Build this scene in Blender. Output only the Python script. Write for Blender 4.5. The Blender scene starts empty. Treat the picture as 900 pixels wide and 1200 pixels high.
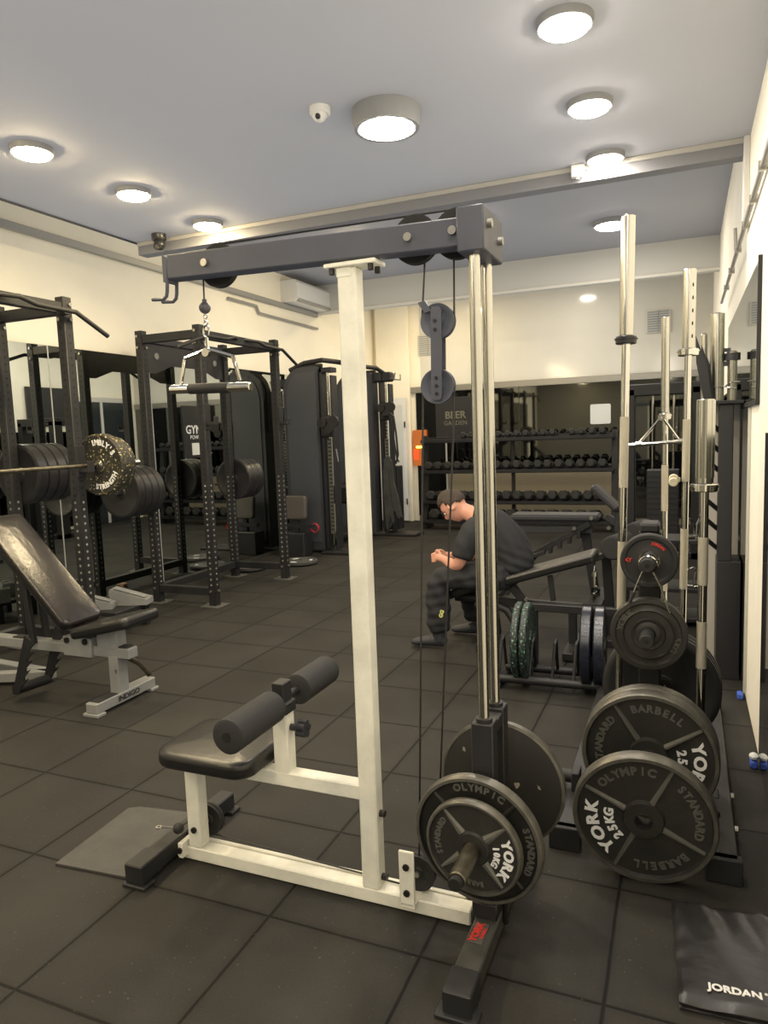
import bpy, bmesh, math, random
from mathutils import Matrix, Vector
from math import sin, cos, pi, radians as R_, hypot
random.seed(7)
scene = bpy.context.scene
COL = scene.collection
V = Vector

# ------------------------------------------------------------ materials
def lin(c):
    return tuple(((x/255)/12.92 if x/255 <= .04045 else (((x/255)+.055)/1.055)**2.4) for x in c) + (1,)
MATS = {}
def mat(name, rgb, rough=.5, metal=0, noise=0, nscale=8, bump=0, bscale=60, rgb2=None, spec=None, emit=None, estr=0, coat=0, rvar=0):
    if name in MATS: return MATS[name]
    m = bpy.data.materials.new(name); m.use_nodes = True
    nt = m.node_tree; N = nt.nodes; L = nt.links
    b = N['Principled BSDF']
    c = lin(rgb)
    b.inputs['Base Color'].default_value = c
    b.inputs['Roughness'].default_value = rough
    b.inputs['Metallic'].default_value = metal
    if spec is not None: b.inputs['Specular IOR Level'].default_value = spec
    if coat: b.inputs['Coat Weight'].default_value = coat; b.inputs['Coat Roughness'].default_value = .15
    if emit:
        b.inputs['Emission Color'].default_value = lin(emit); b.inputs['Emission Strength'].default_value = estr
    tc = N.new('ShaderNodeTexCoord')
    if noise or rgb2 or rvar:
        n = N.new('ShaderNodeTexNoise'); n.inputs['Scale'].default_value = nscale; n.inputs['Detail'].default_value = 6
        n.inputs['Roughness'].default_value = .6
        L.new(tc.outputs['Object'], n.inputs['Vector'])
        if noise or rgb2:
            r = N.new('ShaderNodeValToRGB'); c2 = lin(rgb2) if rgb2 else tuple(x*(1-noise) for x in c[:3])+(1,)
            r.color_ramp.elements[0].position = .35; r.color_ramp.elements[0].color = c2
            r.color_ramp.elements[1].position = .62; r.color_ramp.elements[1].color = c
            L.new(n.outputs['Fac'], r.inputs['Fac']); L.new(r.outputs['Color'], b.inputs['Base Color'])
        if rvar:
            mr = N.new('ShaderNodeMapRange'); mr.inputs['From Min'].default_value = .3; mr.inputs['From Max'].default_value = .7
            mr.inputs['To Min'].default_value = max(0, rough-rvar); mr.inputs['To Max'].default_value = min(1, rough+rvar)
            L.new(n.outputs['Fac'], mr.inputs['Value']); L.new(mr.outputs['Result'], b.inputs['Roughness'])
    if bump:
        n2 = N.new('ShaderNodeTexNoise'); n2.inputs['Scale'].default_value = bscale; n2.inputs['Detail'].default_value = 5
        L.new(tc.outputs['Object'], n2.inputs['Vector'])
        bp = N.new('ShaderNodeBump'); bp.inputs['Strength'].default_value = bump; bp.inputs['Distance'].default_value = .01
        L.new(n2.outputs['Fac'], bp.inputs['Height']); L.new(bp.outputs['Normal'], b.inputs['Normal'])
    MATS[name] = m
    return m
def speckle(name, base, fleck, rough=.6, scale=60, thr=.63, fleck2=None):
    if name in MATS: return MATS[name]
    m = bpy.data.materials.new(name); m.use_nodes = True
    nt = m.node_tree; N = nt.nodes; L = nt.links; b = N['Principled BSDF']
    tc = N.new('ShaderNodeTexCoord'); n = N.new('ShaderNodeTexNoise'); n.inputs['Scale'].default_value = scale
    n.inputs['Detail'].default_value = 2
    L.new(tc.outputs['Object'], n.inputs['Vector'])
    r = N.new('ShaderNodeValToRGB'); r.color_ramp.interpolation = 'CONSTANT'
    r.color_ramp.elements[0].position = 0; r.color_ramp.elements[0].color = lin(base)
    r.color_ramp.elements[1].position = thr; r.color_ramp.elements[1].color = lin(fleck)
    if fleck2:
        e = r.color_ramp.elements.new(thr+.05); e.color = lin(fleck2)
    L.new(n.outputs['Fac'], r.inputs['Fac']); L.new(r.outputs['Color'], b.inputs['Base Color'])
    b.inputs['Roughness'].default_value = rough
    MATS[name] = m
    return m

rack_m   = mat('rack_black', (36,36,37), .5, .25, noise=.3, nscale=5, bump=.05, bscale=300)
beam_m   = mat('beam_slate', (68,70,78), .5, .2, noise=.15, nscale=6, bump=.05, bscale=200)
hole_d   = mat('hole_dark', (10,10,10), .8)
hole_l   = mat('hole_light', (120,118,108), .5)  # pale colour paints the light showing through holes
bolt_m   = mat('bolt_zinc', (170,168,160), .3, .9)
bolt_dk  = mat('bolt_dark', (50,48,46), .4, .7)
white_m  = mat('white_paint', (212,207,186), .42, 0, noise=.18, nscale=9, bump=.08, bscale=90, rvar=.1)
grey_m   = mat('silver_paint', (138,137,130), .4, .2, noise=.2, nscale=7)
chrome_m = mat('chrome', (214,213,208), .1, 1)
steel_m  = mat('brushed_steel', (196,195,188), .2, 1)
knurl_m  = mat('knurled_steel', (196,190,172), .45, .9, bump=.5, bscale=900)
oldsteel_m = mat('worn_steel', (120,114,98), .38, .9, noise=.45, nscale=22, rvar=.12)
iron_m   = mat('cast_iron', (47,46,42), .46, .3, noise=.2, nscale=10, bump=.12, bscale=70)
iron_rim = mat('cast_iron_rim', (96,93,84), .38, .5, noise=.35, nscale=18, bump=.1, bscale=60)
letter_w = mat('letter_white', (215,213,205), .6)
letter_i = mat('letter_iron', (98,96,88), .4, .45)
letter_r = mat('letter_red', (190,45,38), .5)
rubber_m = mat('rubber_black', (28,28,28), .62, 0, noise=.3, nscale=12, bump=.1, bscale=150)
rubber_s = mat('rubber_satin', (32,31,32), .36, 0, noise=.2, nscale=10)
rubber_b = mat('rubber_bluish', (30,33,42), .25, 0, noise=.35, nscale=22)
foam_m   = mat('foam_black', (30,30,30), .85, 0, bump=.15, bscale=220)
vinyl_m  = mat('vinyl_black', (27,26,25), .3, 0, bump=.08, bscale=45)
vinyl_g  = mat('vinyl_worn', (25,22,22), .25, 0, bump=.16, bscale=30)
vinyl_side = mat('vinyl_side', (20,20,20), .4)
shroud_m = mat('shroud_plastic', (52,53,55), .5, 0, noise=.1, nscale=3)
shroud_d = mat('shroud_dark', (30,30,32), .5)
cable_m  = mat('cable_black', (22,22,22), .5)
plastic_w = mat('plastic_white', (214,212,204), .45)
plastic_d = mat('plastic_dark', (40,40,42), .35)
diffuser_m = mat('lamp_diffuser', (255,250,238), .5, emit=(255,244,228), estr=27)
diffuser_l = mat('lamp_diffuser_warm', (255,244,220), .5, emit=(255,230,180), estr=56)
lampring_m = mat('lamp_ring', (128,128,127), .5)
plastic_red = mat('red_plastic', (180,40,35), .5)
black_m  = mat('matt_black', (24,24,25), .7)
paper_m  = mat('paper_white', (205,205,196), .8)
sign_m   = mat('sign_black', (34,34,34), .4)
blue_m   = mat('blue_tape', (62,92,190), .6)
spk_yel  = speckle('speckled_yellow', (30,29,26), (176,158,84), .6, 75, .64, (205,200,180))
spk_grn  = speckle('speckled_green', (26,28,28), (58,112,88), .5, 90, .6, (120,150,135))
spk_bar  = speckle('scuffed_black_iron', (30,29,27), (120,112,98), .5, 26, .68)
skin_m   = mat('skin', (196,138,112), .5, 0, noise=.12, nscale=18)
hair_m   = mat('hair_short', (58,48,40), .85, 0, noise=.4, nscale=60, bump=.5, bscale=260)
shirt_m  = mat('shirt_black', (28,29,32), .85, 0, noise=.25, nscale=9, bump=.3, bscale=22)
trouser_m = mat('trousers_dark', (29,30,33), .85, 0, noise=.25, nscale=8, bump=.3, bscale=18)
shoe_m   = mat('shoe_dark', (38,40,45), .6)

# ------------------------------------------------------------ mesh builder
_glyph = {}
def glyphs(s, size, bold=.0, depth=.002):
    k = (s, round(size, 4), bold, depth)
    if k in _glyph: return _glyph[k]
    cu = bpy.data.curves.new('t', 'FONT'); cu.body = s; cu.size = size; cu.offset = bold*size; cu.extrude = depth/2
    cu.align_x = 'CENTER'; cu.align_y = 'CENTER'; cu.resolution_u = 3
    o = bpy.data.objects.new('t', cu); COL.objects.link(o)
    dg = bpy.context.evaluated_depsgraph_get(); me = bpy.data.meshes.new_from_object(o.evaluated_get(dg))
    r = ([v.co.copy() for v in me.vertices], [tuple(p.vertices) for p in me.polygons])
    bpy.data.objects.remove(o); bpy.data.curves.remove(cu); bpy.data.meshes.remove(me)
    _glyph[k] = r
    return r
def frame(axis):
    a = V(axis).normalized(); h = V((0,0,1)) if abs(a.z) < .95 else V((1,0,0))
    u = h.cross(a).normalized(); return u, a.cross(u).normalized(), a
class MB:
    def __init__(s, M=None): s.v = []; s.f = []; s.m = []; s.sm = []; s.M = M or Matrix(); s.k = 0
    def add(s, vs, fs, smooth=False, k=None, M=None):
        o = len(s.v); T = s.M @ M if M is not None else s.M
        s.v += [T @ V(v) for v in vs]
        for f in fs: s.f.append(tuple(i+o for i in f)); s.m.append(s.k if k is None else k); s.sm.append(smooth)
        return s
    def box(s, c, d, b=0, rot=None, k=None):
        hx, hy, hz = (x/2 for x in d); b = min(b, hx*.9, hy*.9, hz*.9)
        T = Matrix.Translation(V(c)) @ (rot.to_4x4() if rot is not None else Matrix())
        if b <= 0:
            vs = [(x*hx, y*hy, z*hz) for x in (-1,1) for y in (-1,1) for z in (-1,1)]
            fs = [(0,1,3,2),(4,6,7,5),(0,4,5,1),(2,3,7,6),(0,2,6,4),(1,5,7,3)]
            return s.add(vs, fs, False, k, T)
        vs = []; idx = {}
        for x in (-1,1):
            for y in (-1,1):
                for z in (-1,1):
                    for a, p in enumerate(((x*hx, y*(hy-b), z*(hz-b)), (x*(hx-b), y*hy, z*(hz-b)), (x*(hx-b), y*(hy-b), z*hz))):
                        idx[(x,y,z,a)] = len(vs); vs.append(p)
        fs = []
        def q(*l):
            c = sum((V(vs[i]) for i in l), V())/len(l); n = (V(vs[l[1]])-V(vs[l[0]])).cross(V(vs[l[2]])-V(vs[l[0]]))
            fs.append(tuple(l) if n.dot(c) > 0 else tuple(reversed(l)))
        for t in (-1,1):
            q(*[idx[(t,y,z,0)] for y,z in ((-1,-1),(1,-1),(1,1),(-1,1))])
            q(*[idx[(x,t,z,1)] for x,z in ((-1,-1),(1,-1),(1,1),(-1,1))])
            q(*[idx[(x,y,t,2)] for x,y in ((-1,-1),(1,-1),(1,1),(-1,1))])
        for p in (-1,1):
            for r in (-1,1):
                q(idx[(p,r,-1,0)], idx[(p,r,1,0)], idx[(p,r,1,1)], idx[(p,r,-1,1)])
                q(idx[(p,-1,r,0)], idx[(p,1,r,0)], idx[(p,1,r,2)], idx[(p,-1,r,2)])
                q(idx[(-1,p,r,1)], idx[(1,p,r,1)], idx[(1,p,r,2)], idx[(-1,p,r,2)])
                for t in (-1,1): q(idx[(p,r,t,0)], idx[(p,r,t,1)], idx[(p,r,t,2)])
        return s.add(vs, fs, False, k, T)
    def bb(s, x0, x1, y0, y1, z0, z1, b=0, k=None):
        return s.box(((x0+x1)/2, (y0+y1)/2, (z0+z1)/2), (abs(x1-x0), abs(y1-y0), abs(z1-z0)), b, None, k)
    def beam(s, p0, p1, w, h, b=.002, k=None, up=None):
        p0, p1 = V(p0), V(p1); a = (p1-p0).normalized(); upv = V(up) if up else (V((0,0,1)) if abs(a.z) < .95 else V((1,0,0)))
        u = upv.cross(a).normalized(); w2 = a.cross(u)
        rot = Matrix((a, u, w2)).transposed()
        return s.box((p0+p1)/2, ((p1-p0).length, w, h), b, rot, k)
    def cyl(s, p0, p1, r, r1=None, n=20, k=None, cap=True, bev=0):
        p0, p1 = V(p0), V(p1); r1 = r if r1 is None else r1
        L = (p1-p0).length
        if bev: prof = [(0, r-bev), (bev, r), (L-bev, r1), (L, r1-bev)]
        else: prof = [(0, r), (L, r1)]
        return s.lathe(prof, p0, p1-p0, n, k, cap)
    def lathe(s, prof, o, axis, n=32, k=None, cap=True, smooth=True):
        u, w, a = frame(axis); o = V(o); vs = []; fs = []
        for t, r in prof:
            for i in range(n):
                th = 2*pi*i/n; vs.append(o + a*t + (u*cos(th) + w*sin(th))*r)
        m = len(prof)
        for j in range(m-1):
            for i in range(n):
                i2 = (i+1) % n; fs.append((j*n+i, j*n+i2, (j+1)*n+i2, (j+1)*n+i))
        s.add(vs, fs, smooth, k)
        if cap:
            if prof[0][1] > 1e-6: s.add(vs[:n], [tuple(reversed(range(n)))], False, k)
            if prof[-1][1] > 1e-6: s.add(vs[-n:], [tuple(range(n))], False, k)
        return s
    def ring(s, prof, o, axis, n=40, k=None, smooth=True):
        """closed profile revolved (torus-like)"""
        u, w, a = frame(axis); o = V(o); vs = []; fs = []; m = len(prof)
        for t, r in prof:
            for i in range(n):
                th = 2*pi*i/n; vs.append(o + a*t + (u*cos(th) + w*sin(th))*r)
        for j in range(m):
            j2 = (j+1) % m
            for i in range(n):
                i2 = (i+1) % n; fs.append((j*n+i, j*n+i2, j2*n+i2, j2*n+i))
        return s.add(vs, fs, smooth, k)
    def tube(s, path, r, n=10, k=None, closed=False):
        P = [V(p) for p in path]; m = len(P); vs = []; fs = []
        rr = r if isinstance(r, (list, tuple)) else [r]*m
        prev = None
        for i in range(m):
            if closed: d = (P[(i+1) % m]-P[i-1]).normalized()
            elif i == 0: d = (P[1]-P[0]).normalized()
            elif i == m-1: d = (P[-1]-P[-2]).normalized()
            else: d = ((P[i+1]-P[i]).normalized()+(P[i]-P[i-1]).normalized()).normalized()
            if prev is None: u, w, _ = frame(d)
            else:
                u = (prev - d*prev.dot(d)).normalized(); w = d.cross(u)
            prev = u
            for j in range(n):
                th = 2*pi*j/n; vs.append(P[i] + (u*cos(th)+w*sin(th))*rr[i])
        for i in range(m if closed else m-1):
            i2 = (i+1) % m
            for j in range(n):
                j2 = (j+1) % n; fs.append((i*n+j, i*n+j2, i2*n+j2, i2*n+j))
        s.add(vs, fs, True, k)
        if not closed:
            s.add(vs[:n], [tuple(reversed(range(n)))], False, k); s.add(vs[-n:], [tuple(range(n))], False, k)
        return s
    def sphere(s, c, r, n=16, k=None, sc=(1,1,1)):
        vs = []; fs = []; m = n//2
        for j in range(m+1):
            ph = pi*j/m
            for i in range(n):
                th = 2*pi*i/n; vs.append((c[0]+r*sc[0]*sin(ph)*cos(th), c[1]+r*sc[1]*sin(ph)*sin(th), c[2]+r*sc[2]*cos(ph)))
        for j in range(m):
            for i in range(n):
                i2 = (i+1) % n; fs.append((j*n+i, (j+1)*n+i, (j+1)*n+i2, j*n+i2))
        return s.add(vs, fs, True, k)
    def prism(s, poly, o, u, v, t, k=None, smooth=False):
        """2D polygon in the (u,v) plane at o, extruded t along u x v"""
        o, u, v = V(o), V(u).normalized(), V(v).normalized(); n = u.cross(v)
        a = [o+u*x+v*y for x, y in poly]; b = [p+n*t for p in a]; m = len(a)
        fs = [tuple(reversed(range(m))), tuple(range(m, 2*m))]
        s.add(a+b, fs, False, k)
        s.add(a+b, [(i, (i+1) % m, m+(i+1) % m, m+i) for i in range(m)], smooth, k)
        return s
    def pad(s, c, size, corner=.04, fil=.02, rot=None, k=None, kside=None, crown=0):
        """upholstered cushion: rounded rectangle plan, rounded edges"""
        sx, sy, sz = size; T = Matrix.Translation(V(c)) @ (rot.to_4x4() if rot is not None else Matrix())
        def ringp(ins, z):
            x, y, cr = sx/2-ins, sy/2-ins, max(.002, corner-ins); pts = []
            for cx, cy, a0 in ((x-cr, y-cr, 0), (-x+cr, y-cr, 90), (-x+cr, -y+cr, 180), (x-cr, -y+cr, 270)):
                for q in range(7):
                    a = R_(a0+q*15); pts.append((cx+cr*cos(a), cy+cr*sin(a), z))
            return pts
        rings = []
        for q in range(6): a = R_(q*18); rings.append(ringp(fil*(1-sin(a)), -sz/2+fil*(1-cos(a))))
        for q in range(6): a = R_(q*18); rings.append(ringp(fil*(1-cos(a)), sz/2-fil*(1-sin(a))))
        rings.append(ringp(fil+min(sx, sy)*.12, sz/2+crown*.6)); rings.append(ringp(min(sx, sy)*.4, sz/2+crown))
        n = len(rings[0]); vs = [p for r in rings for p in r]
        fs = [(j*n+i, j*n+(i+1) % n, (j+1)*n+(i+1) % n, (j+1)*n+i) for j in range(len(rings)-1) for i in range(n)]
        s.add(vs, fs[:n*6], True, kside if kside is not None else k, T); s.add(vs, fs[n*6:], True, k, T)
        s.add(rings[0], [tuple(reversed(range(n)))], False, kside if kside is not None else k, T); s.add(rings[-1], [tuple(range(n))], True, k, T)
        return s
    def text(s, st, size, o, u, v, bold=.02, depth=.002, k=None, sx=1):
        vs, fs = glyphs(st, size, bold, depth); o, u, v = V(o), V(u).normalized(), V(v).normalized(); n = u.cross(v)
        return s.add([o+u*(p.x*sx)+v*p.y+n*p.z for p in vs], fs, False, k)
    def arc(s, st, size, rad, ang, y, bold=.02, depth=.003, k=None, sx=1, inward=False, sp=.62):
        """lettering bent on a circle in the local XZ plane, read from -Y"""
        w = size*sp*sx
        for i, ch in enumerate(st):
            if ch == ' ': continue
            off = (i-(len(st)-1)/2)*w/rad
            vs, fs = glyphs(ch, size, bold, depth)
            a = R_(ang) + (off if inward else -off)
            if inward: uu, vv = V((-sin(a), 0, cos(a))), V((-cos(a), 0, -sin(a)))
            else: uu, vv = V((sin(a), 0, -cos(a))), V((cos(a), 0, sin(a)))
            o = V((cos(a)*rad, y, sin(a)*rad)); n = V((0,-1,0))
            s.add([o+uu*(p.x*sx)+vv*p.y+n*p.z for p in vs], fs, False, k)
        return s
    def mesh(s, name, mats):
        me = bpy.data.meshes.new(name); me.from_pydata([tuple(v) for v in s.v], [], s.f)
        for m in mats: me.materials.append(m)
        me.polygons.foreach_set('material_index', [min(x, len(mats)-1) for x in s.m]); me.polygons.foreach_set('use_smooth', s.sm)
        me.update()
        if any(s.sm): me.set_sharp_from_angle(angle=R_(38))
        return me
    def obj(s, name, mats, parent=None, label=None, auto=True):
        if not isinstance(mats, (list, tuple)): mats = [mats]
        o = bpy.data.objects.new(name, s.mesh(name, mats)); COL.objects.link(o)
        if parent: o.parent = parent
        if label: o['label'] = label
        return o
def tag(o, label, cat, group=None, kind=None):
    o['label'] = label; o['category'] = cat
    if group: o['group'] = group
    if kind: o['kind'] = kind
    return o
def thing(name, label, cat, loc=(0,0,0), rot=(0,0,0), group=None):
    o = bpy.data.objects.new(name, None); o.empty_display_size = .1; COL.objects.link(o); o.location = loc; o.rotation_euler = rot
    return tag(o, label, cat, group)
def W(root):      # builder that takes world coordinates for an unrotated thing
    return MB(Matrix.Translation(-V(root.location)))
def solo(name, mb, mats, label, cat, loc=(0,0,0), rot=(0,0,0), group=None):
    o = mb.obj(name, mats); o.location = loc; o.rotation_euler = rot
    return tag(o, label, cat, group)
def struct(name, mb, mats, kindlabel=None):
    o = mb.obj(name, mats); o['kind'] = 'structure'
    if kindlabel: o['label'] = kindlabel
    return o
def copy_tree(o, parent=None):
    c = o.copy(); COL.objects.link(c)
    if parent: c.parent = parent
    for ch in list(o.children): copy_tree(ch, c)
    return c
def dup(o, loc, rot=None, label=None, group=None):
    c = copy_tree(o); c.location = loc
    if rot is not None: c.rotation_euler = rot
    if label: c['label'] = label
    if group: c['group'] = group
    return c
EXPOSURE = 2.3; GAMMA = 1.08; AOF = .1
# ------------------------------------------------------------ camera
YAW, PITCH, ROLL, CH, FPX = -.4005, .1082, -.0361, 1.5, 838.0
f_ = V((sin(YAW)*cos(PITCH), cos(YAW)*cos(PITCH), -sin(PITCH))); r_ = V((cos(YAW), -sin(YAW), 0)); u_ = r_.cross(f_)
rr = r_*cos(ROLL)+u_*sin(ROLL); uu = -r_*sin(ROLL)+u_*cos(ROLL)
cd = bpy.data.cameras.new('camera'); cam = bpy.data.objects.new('camera', cd); COL.objects.link(cam)
cam.matrix_world = Matrix(((rr.x, uu.x, -f_.x, 0), (rr.y, uu.y, -f_.y, 0), (rr.z, uu.z, -f_.z, CH), (0,0,0,1)))
cd.sensor_fit = 'VERTICAL'; cd.sensor_height = 36; cd.lens = FPX/1200*36; cd.clip_start = .05
scene.camera = cam

# ------------------------------------------------------------ room constants
XR, XR2, XL = .317, .35, -4.95
YB, YF = 11.5, -3.2
ZC, ZU = 3.07, 3.65
YSTEP = 4.68

def floor_mat():
    m = bpy.data.materials.new('rubber_tile_floor'); m.use_nodes = True
    nt = m.node_tree; N = nt.nodes; L = nt.links; b = N['Principled BSDF']
    geo = N.new('ShaderNodeNewGeometry'); sep = N.new('ShaderNodeSeparateXYZ'); L.new(geo.outputs['Position'], sep.inputs[0])
    def math_(op, a, bb=None, c=None):
        n = N.new('ShaderNodeMath'); n.operation = op
        for i, x in enumerate((a, bb, c)):
            if x is None: continue
            if isinstance(x, (int, float)): n.inputs[i].default_value = x
            else: L.new(x, n.inputs[i])
        return n.outputs[0]
    wob = N.new('ShaderNodeTexNoise'); wob.inputs['Scale'].default_value = 1.7; wob.inputs['Detail'].default_value = 3
    L.new(geo.outputs['Position'], wob.inputs['Vector'])
    w = math_('MULTIPLY', math_('SUBTRACT', wob.outputs['Fac'], .5), .012)
    S = .507
    def cell(src, off):
        t = math_('DIVIDE', math_('SUBTRACT', math_('ADD', src, w), off), S)
        fl = math_('FLOOR', t); fr = math_('SUBTRACT', t, fl)
        d = math_('MULTIPLY', math_('MINIMUM', fr, math_('SUBTRACT', 1, fr)), S)
        return fl, d
    fx, dx = cell(sep.outputs['X'], -.184); fy, dy = cell(sep.outputs['Y'], 1.783)
    d = math_('MINIMUM', dx, dy)
    # random per tile
    cmb = N.new('ShaderNodeCombineXYZ'); L.new(fx, cmb.inputs[0]); L.new(fy, cmb.inputs[1])
    wn = N.new('ShaderNodeTexWhiteNoise'); wn.noise_dimensions = '2D'; L.new(cmb.outputs[0], wn.inputs['Vector'])
    cl = N.new('ShaderNodeTexNoise'); cl.inputs['Scale'].default_value = 2.2; cl.inputs['Detail'].default_value = 5; L.new(geo.outputs['Position'], cl.inputs['Vector'])
    gr = N.new('ShaderNodeTexNoise'); gr.inputs['Scale'].default_value = 160; gr.inputs['Detail'].default_value = 3; L.new(geo.outputs['Position'], gr.inputs['Vector'])
    sm = N.new('ShaderNodeMapRange'); sm.inputs['From Min'].default_value = .0022; sm.inputs['From Max'].default_value = .0065; L.new(d, sm.inputs['Value'])
    soft = N.new('ShaderNodeMapRange'); soft.inputs['From Min'].default_value = 0; soft.inputs['From Max'].default_value = .03; soft.inputs['To Min'].default_value = .78; L.new(d, soft.inputs['Value'])
    val = math_('ADD', .72, math_('MULTIPLY', wn.outputs['Value'], .2))
    val = math_('ADD', val, math_('MULTIPLY', math_('SUBTRACT', cl.outputs['Fac'], .5), 1.0))
    val = math_('ADD', val, math_('MULTIPLY', math_('SUBTRACT', gr.outputs['Fac'], .5), .55))
    val = math_('MULTIPLY', val, soft.outputs[0])
    val = math_('MULTIPLY', val, math_('ADD', .12, math_('MULTIPLY', sm.outputs[0], .88)))
    # pale flecks and dust
    fk = N.new('ShaderNodeTexNoise'); fk.inputs['Scale'].default_value = 95; fk.inputs['Detail'].default_value = 0; L.new(geo.outputs['Position'], fk.inputs['Vector'])
    fks = N.new('ShaderNodeMapRange'); fks.inputs['From Min'].default_value = .8; fks.inputs['From Max'].default_value = .84; L.new(fk.outputs['Fac'], fks.inputs['Value'])
    val = math_('ADD', val, math_('MULTIPLY', fks.outputs[0], 1.6))
    mx = N.new('ShaderNodeMix'); mx.data_type = 'RGBA'; mx.blend_type = 'MULTIPLY'; mx.inputs[0].default_value = 1
    mx.inputs[6].default_value = lin((42,40,36)); cc = N.new('ShaderNodeCombineColor')
    for i in range(3): L.new(val, cc.inputs[i])
    L.new(cc.outputs[0], mx.inputs[7]); L.new(mx.outputs[2], b.inputs['Base Color'])
    b.inputs['Roughness'].default_value = .75; b.inputs['Specular IOR Level'].default_value = .22
    h = math_('ADD', math_('MULTIPLY', sm.outputs[0], 1.0), math_('MULTIPLY', gr.outputs['Fac'], .25))
    bp = N.new('ShaderNodeBump'); bp.inputs['Distance'].default_value = .004; bp.inputs['Strength'].default_value = .5
    L.new(h, bp.inputs['Height']); L.new(bp.outputs['Normal'], b.inputs['Normal'])
    return m
wall_m = mat('wall_cream', (238,229,204), .75, 0, noise=.06, nscale=1.6, bump=.06, bscale=30)
wallR_m = mat('wall_cream_right', (244,236,214), .7, 0, noise=.07, nscale=2, bump=.06, bscale=30)
ceil_m = mat('ceiling_grey_white', (180,181,186), .85, 0, noise=.03, nscale=.8)
ceil2_m = mat('ceiling_upper', (150,151,156), .85, 0, noise=.04, nscale=.9)
trim_m = mat('trim_offwhite', (196,192,182), .6)
gloss_w = mat('glossy_white_panel', (200,195,180), .12, 0, noise=.05, nscale=1.5, bump=.03, bscale=3)
shadow_edge = mat('shadow_gap', (62,64,68), .8)  # dark strip paints the shadow gap along the ceiling's left edge
pipe_m = mat('pipe_grey', (150,148,142), .45, .3)
mirror_m = mat('mirror', (200,205,200), .012, 1)
mirror_b = mat('mirror_dim', (112,114,111), .03, 1)  # base colour darkened to dim what these mirrors reflect
seam_m = mat('mirror_seam', (196,196,186), .3, .5)
alu_m = mat('aluminium_rail', (160,158,150), .35, .8)

b = MB(); b.bb(XL-.1, XR2+.1, YF, YB+.1, -.06, 0); struct('floor', b, floor_mat())
b = MB(); b.bb(-4.0, XR+.15, YF, YSTEP, ZC, ZC+.1); b.bb(-4.012, -4.0, YF, YSTEP, ZC-.012, ZC+.11, k=1); struct('ceiling', b, [ceil_m, shadow_edge])
b = MB(); b.bb(XL-.1, XR2+.15, YF, YB+.1, ZU, ZU+.1); struct('ceiling_upper', b, ceil2_m)
b = MB(); b.bb(XL-.1, XL, YF, YB+.1, 0, ZU); struct('wall_left', b, wall_m)
b = MB(); b.bb(XR, XR+.13, YF, YSTEP+.07, 0, ZU); b.bb(XR2, XR2+.1, YSTEP+.07, YB+.1, 0, ZU); struct('wall_right', b, wallR_m)
b = MB(); b.bb(XL, XR2, YB, YB+.1, 0, ZU); struct('wall_back', b, wall_m)
b = MB(); b.bb(XL, XR2, YF-.1, YF, 0, ZU); struct('wall_front', b, mat('wall_front_grey', (120,116,104), .8))
# step at the end of the lower ceiling: fascia with a moulding
b = MB(); b.bb(-4.0, XR-.001, YSTEP-.02, YSTEP+.08, ZC-.095, ZC+.1); struct('trim_1', b, mat('fascia', (118,118,120), .8))
b = MB(); b.bb(-4.0, XR-.001, YSTEP-.035, YSTEP-.02, ZC-.03, ZC-.0, .004); struct('trim_2', b, mat('moulding', (166,162,152), .6))
# bulkhead near the back wall
b = MB(); b.bb(XL, XR2, 9.4, 9.6, 3.27, ZU); struct('trim_3', b, mat('bulkhead', (182,180,172), .75))
b = MB(); b.bb(XL, XR2, 9.38, 9.4, 3.25, 3.285, .004); struct('trim_4', b, mat('moulding_2', (200,196,184), .5))
# glossy pale panels above the back mirror
b = MB(); b.bb(-4.1, XR2, YB-.02, YB, 2.27, ZU-.02); struct('trim_5', b, gloss_w)
b = MB(); b.bb(-4.3, XR2, YB-.06, YB, 2.17, 2.27, .006); struct('trim_6', b, alu_m)
b = MB(); b.bb(-4.2, XR2, YB-.015, YB, 0, .93); struct('trim_12', b, mat('lower_wall_tan', (118,108,86), .8))
# cream corner column
b = MB(); b.bb(-4.87, -4.28, YB-.12, YB, 0, ZU, .01); struct('trim_7', b, wall_m)
# left upper trunking and thin pipe
b = MB(); b.bb(XL, XL+.05, YF, 9.4, 3.21, 3.27, .004)
struct('trim_8', b, pipe_m)
b = MB(); b.tube([(XL+.03, 7.2, 3.14), (XL+.03, 7.8, 3.14), (XL+.03, 7.85, 3.06), (XL+.03, 9.4, 3.05)], .018, 8); struct('trim_9', b, pipe_m)
# right wall conduit and pipe at the step
b = MB(); b.tube([(XR-.022, -2, 2.585), (XR-.022, 7.4, 2.585)], .013, 8)
for y in (3.6, 4.1, 4.6, 5.2, 5.9, 6.6): b.bb(XR-.04, XR, y-.012, y+.012, 2.565, 2.605, k=1)
b.tube([(XR-.022, 5.35, 2.585), (XR-.03, 5.35, 2.75)], .011, 8)
struct('trim_10', b, [pipe_m, bolt_m])
b = MB(); b.bb(XR-.032, XR, 4.62, 4.7, 2.6, ZC, .004); struct('trim_11', b, mat('pipe_box', (206,203,194), .5))

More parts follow.
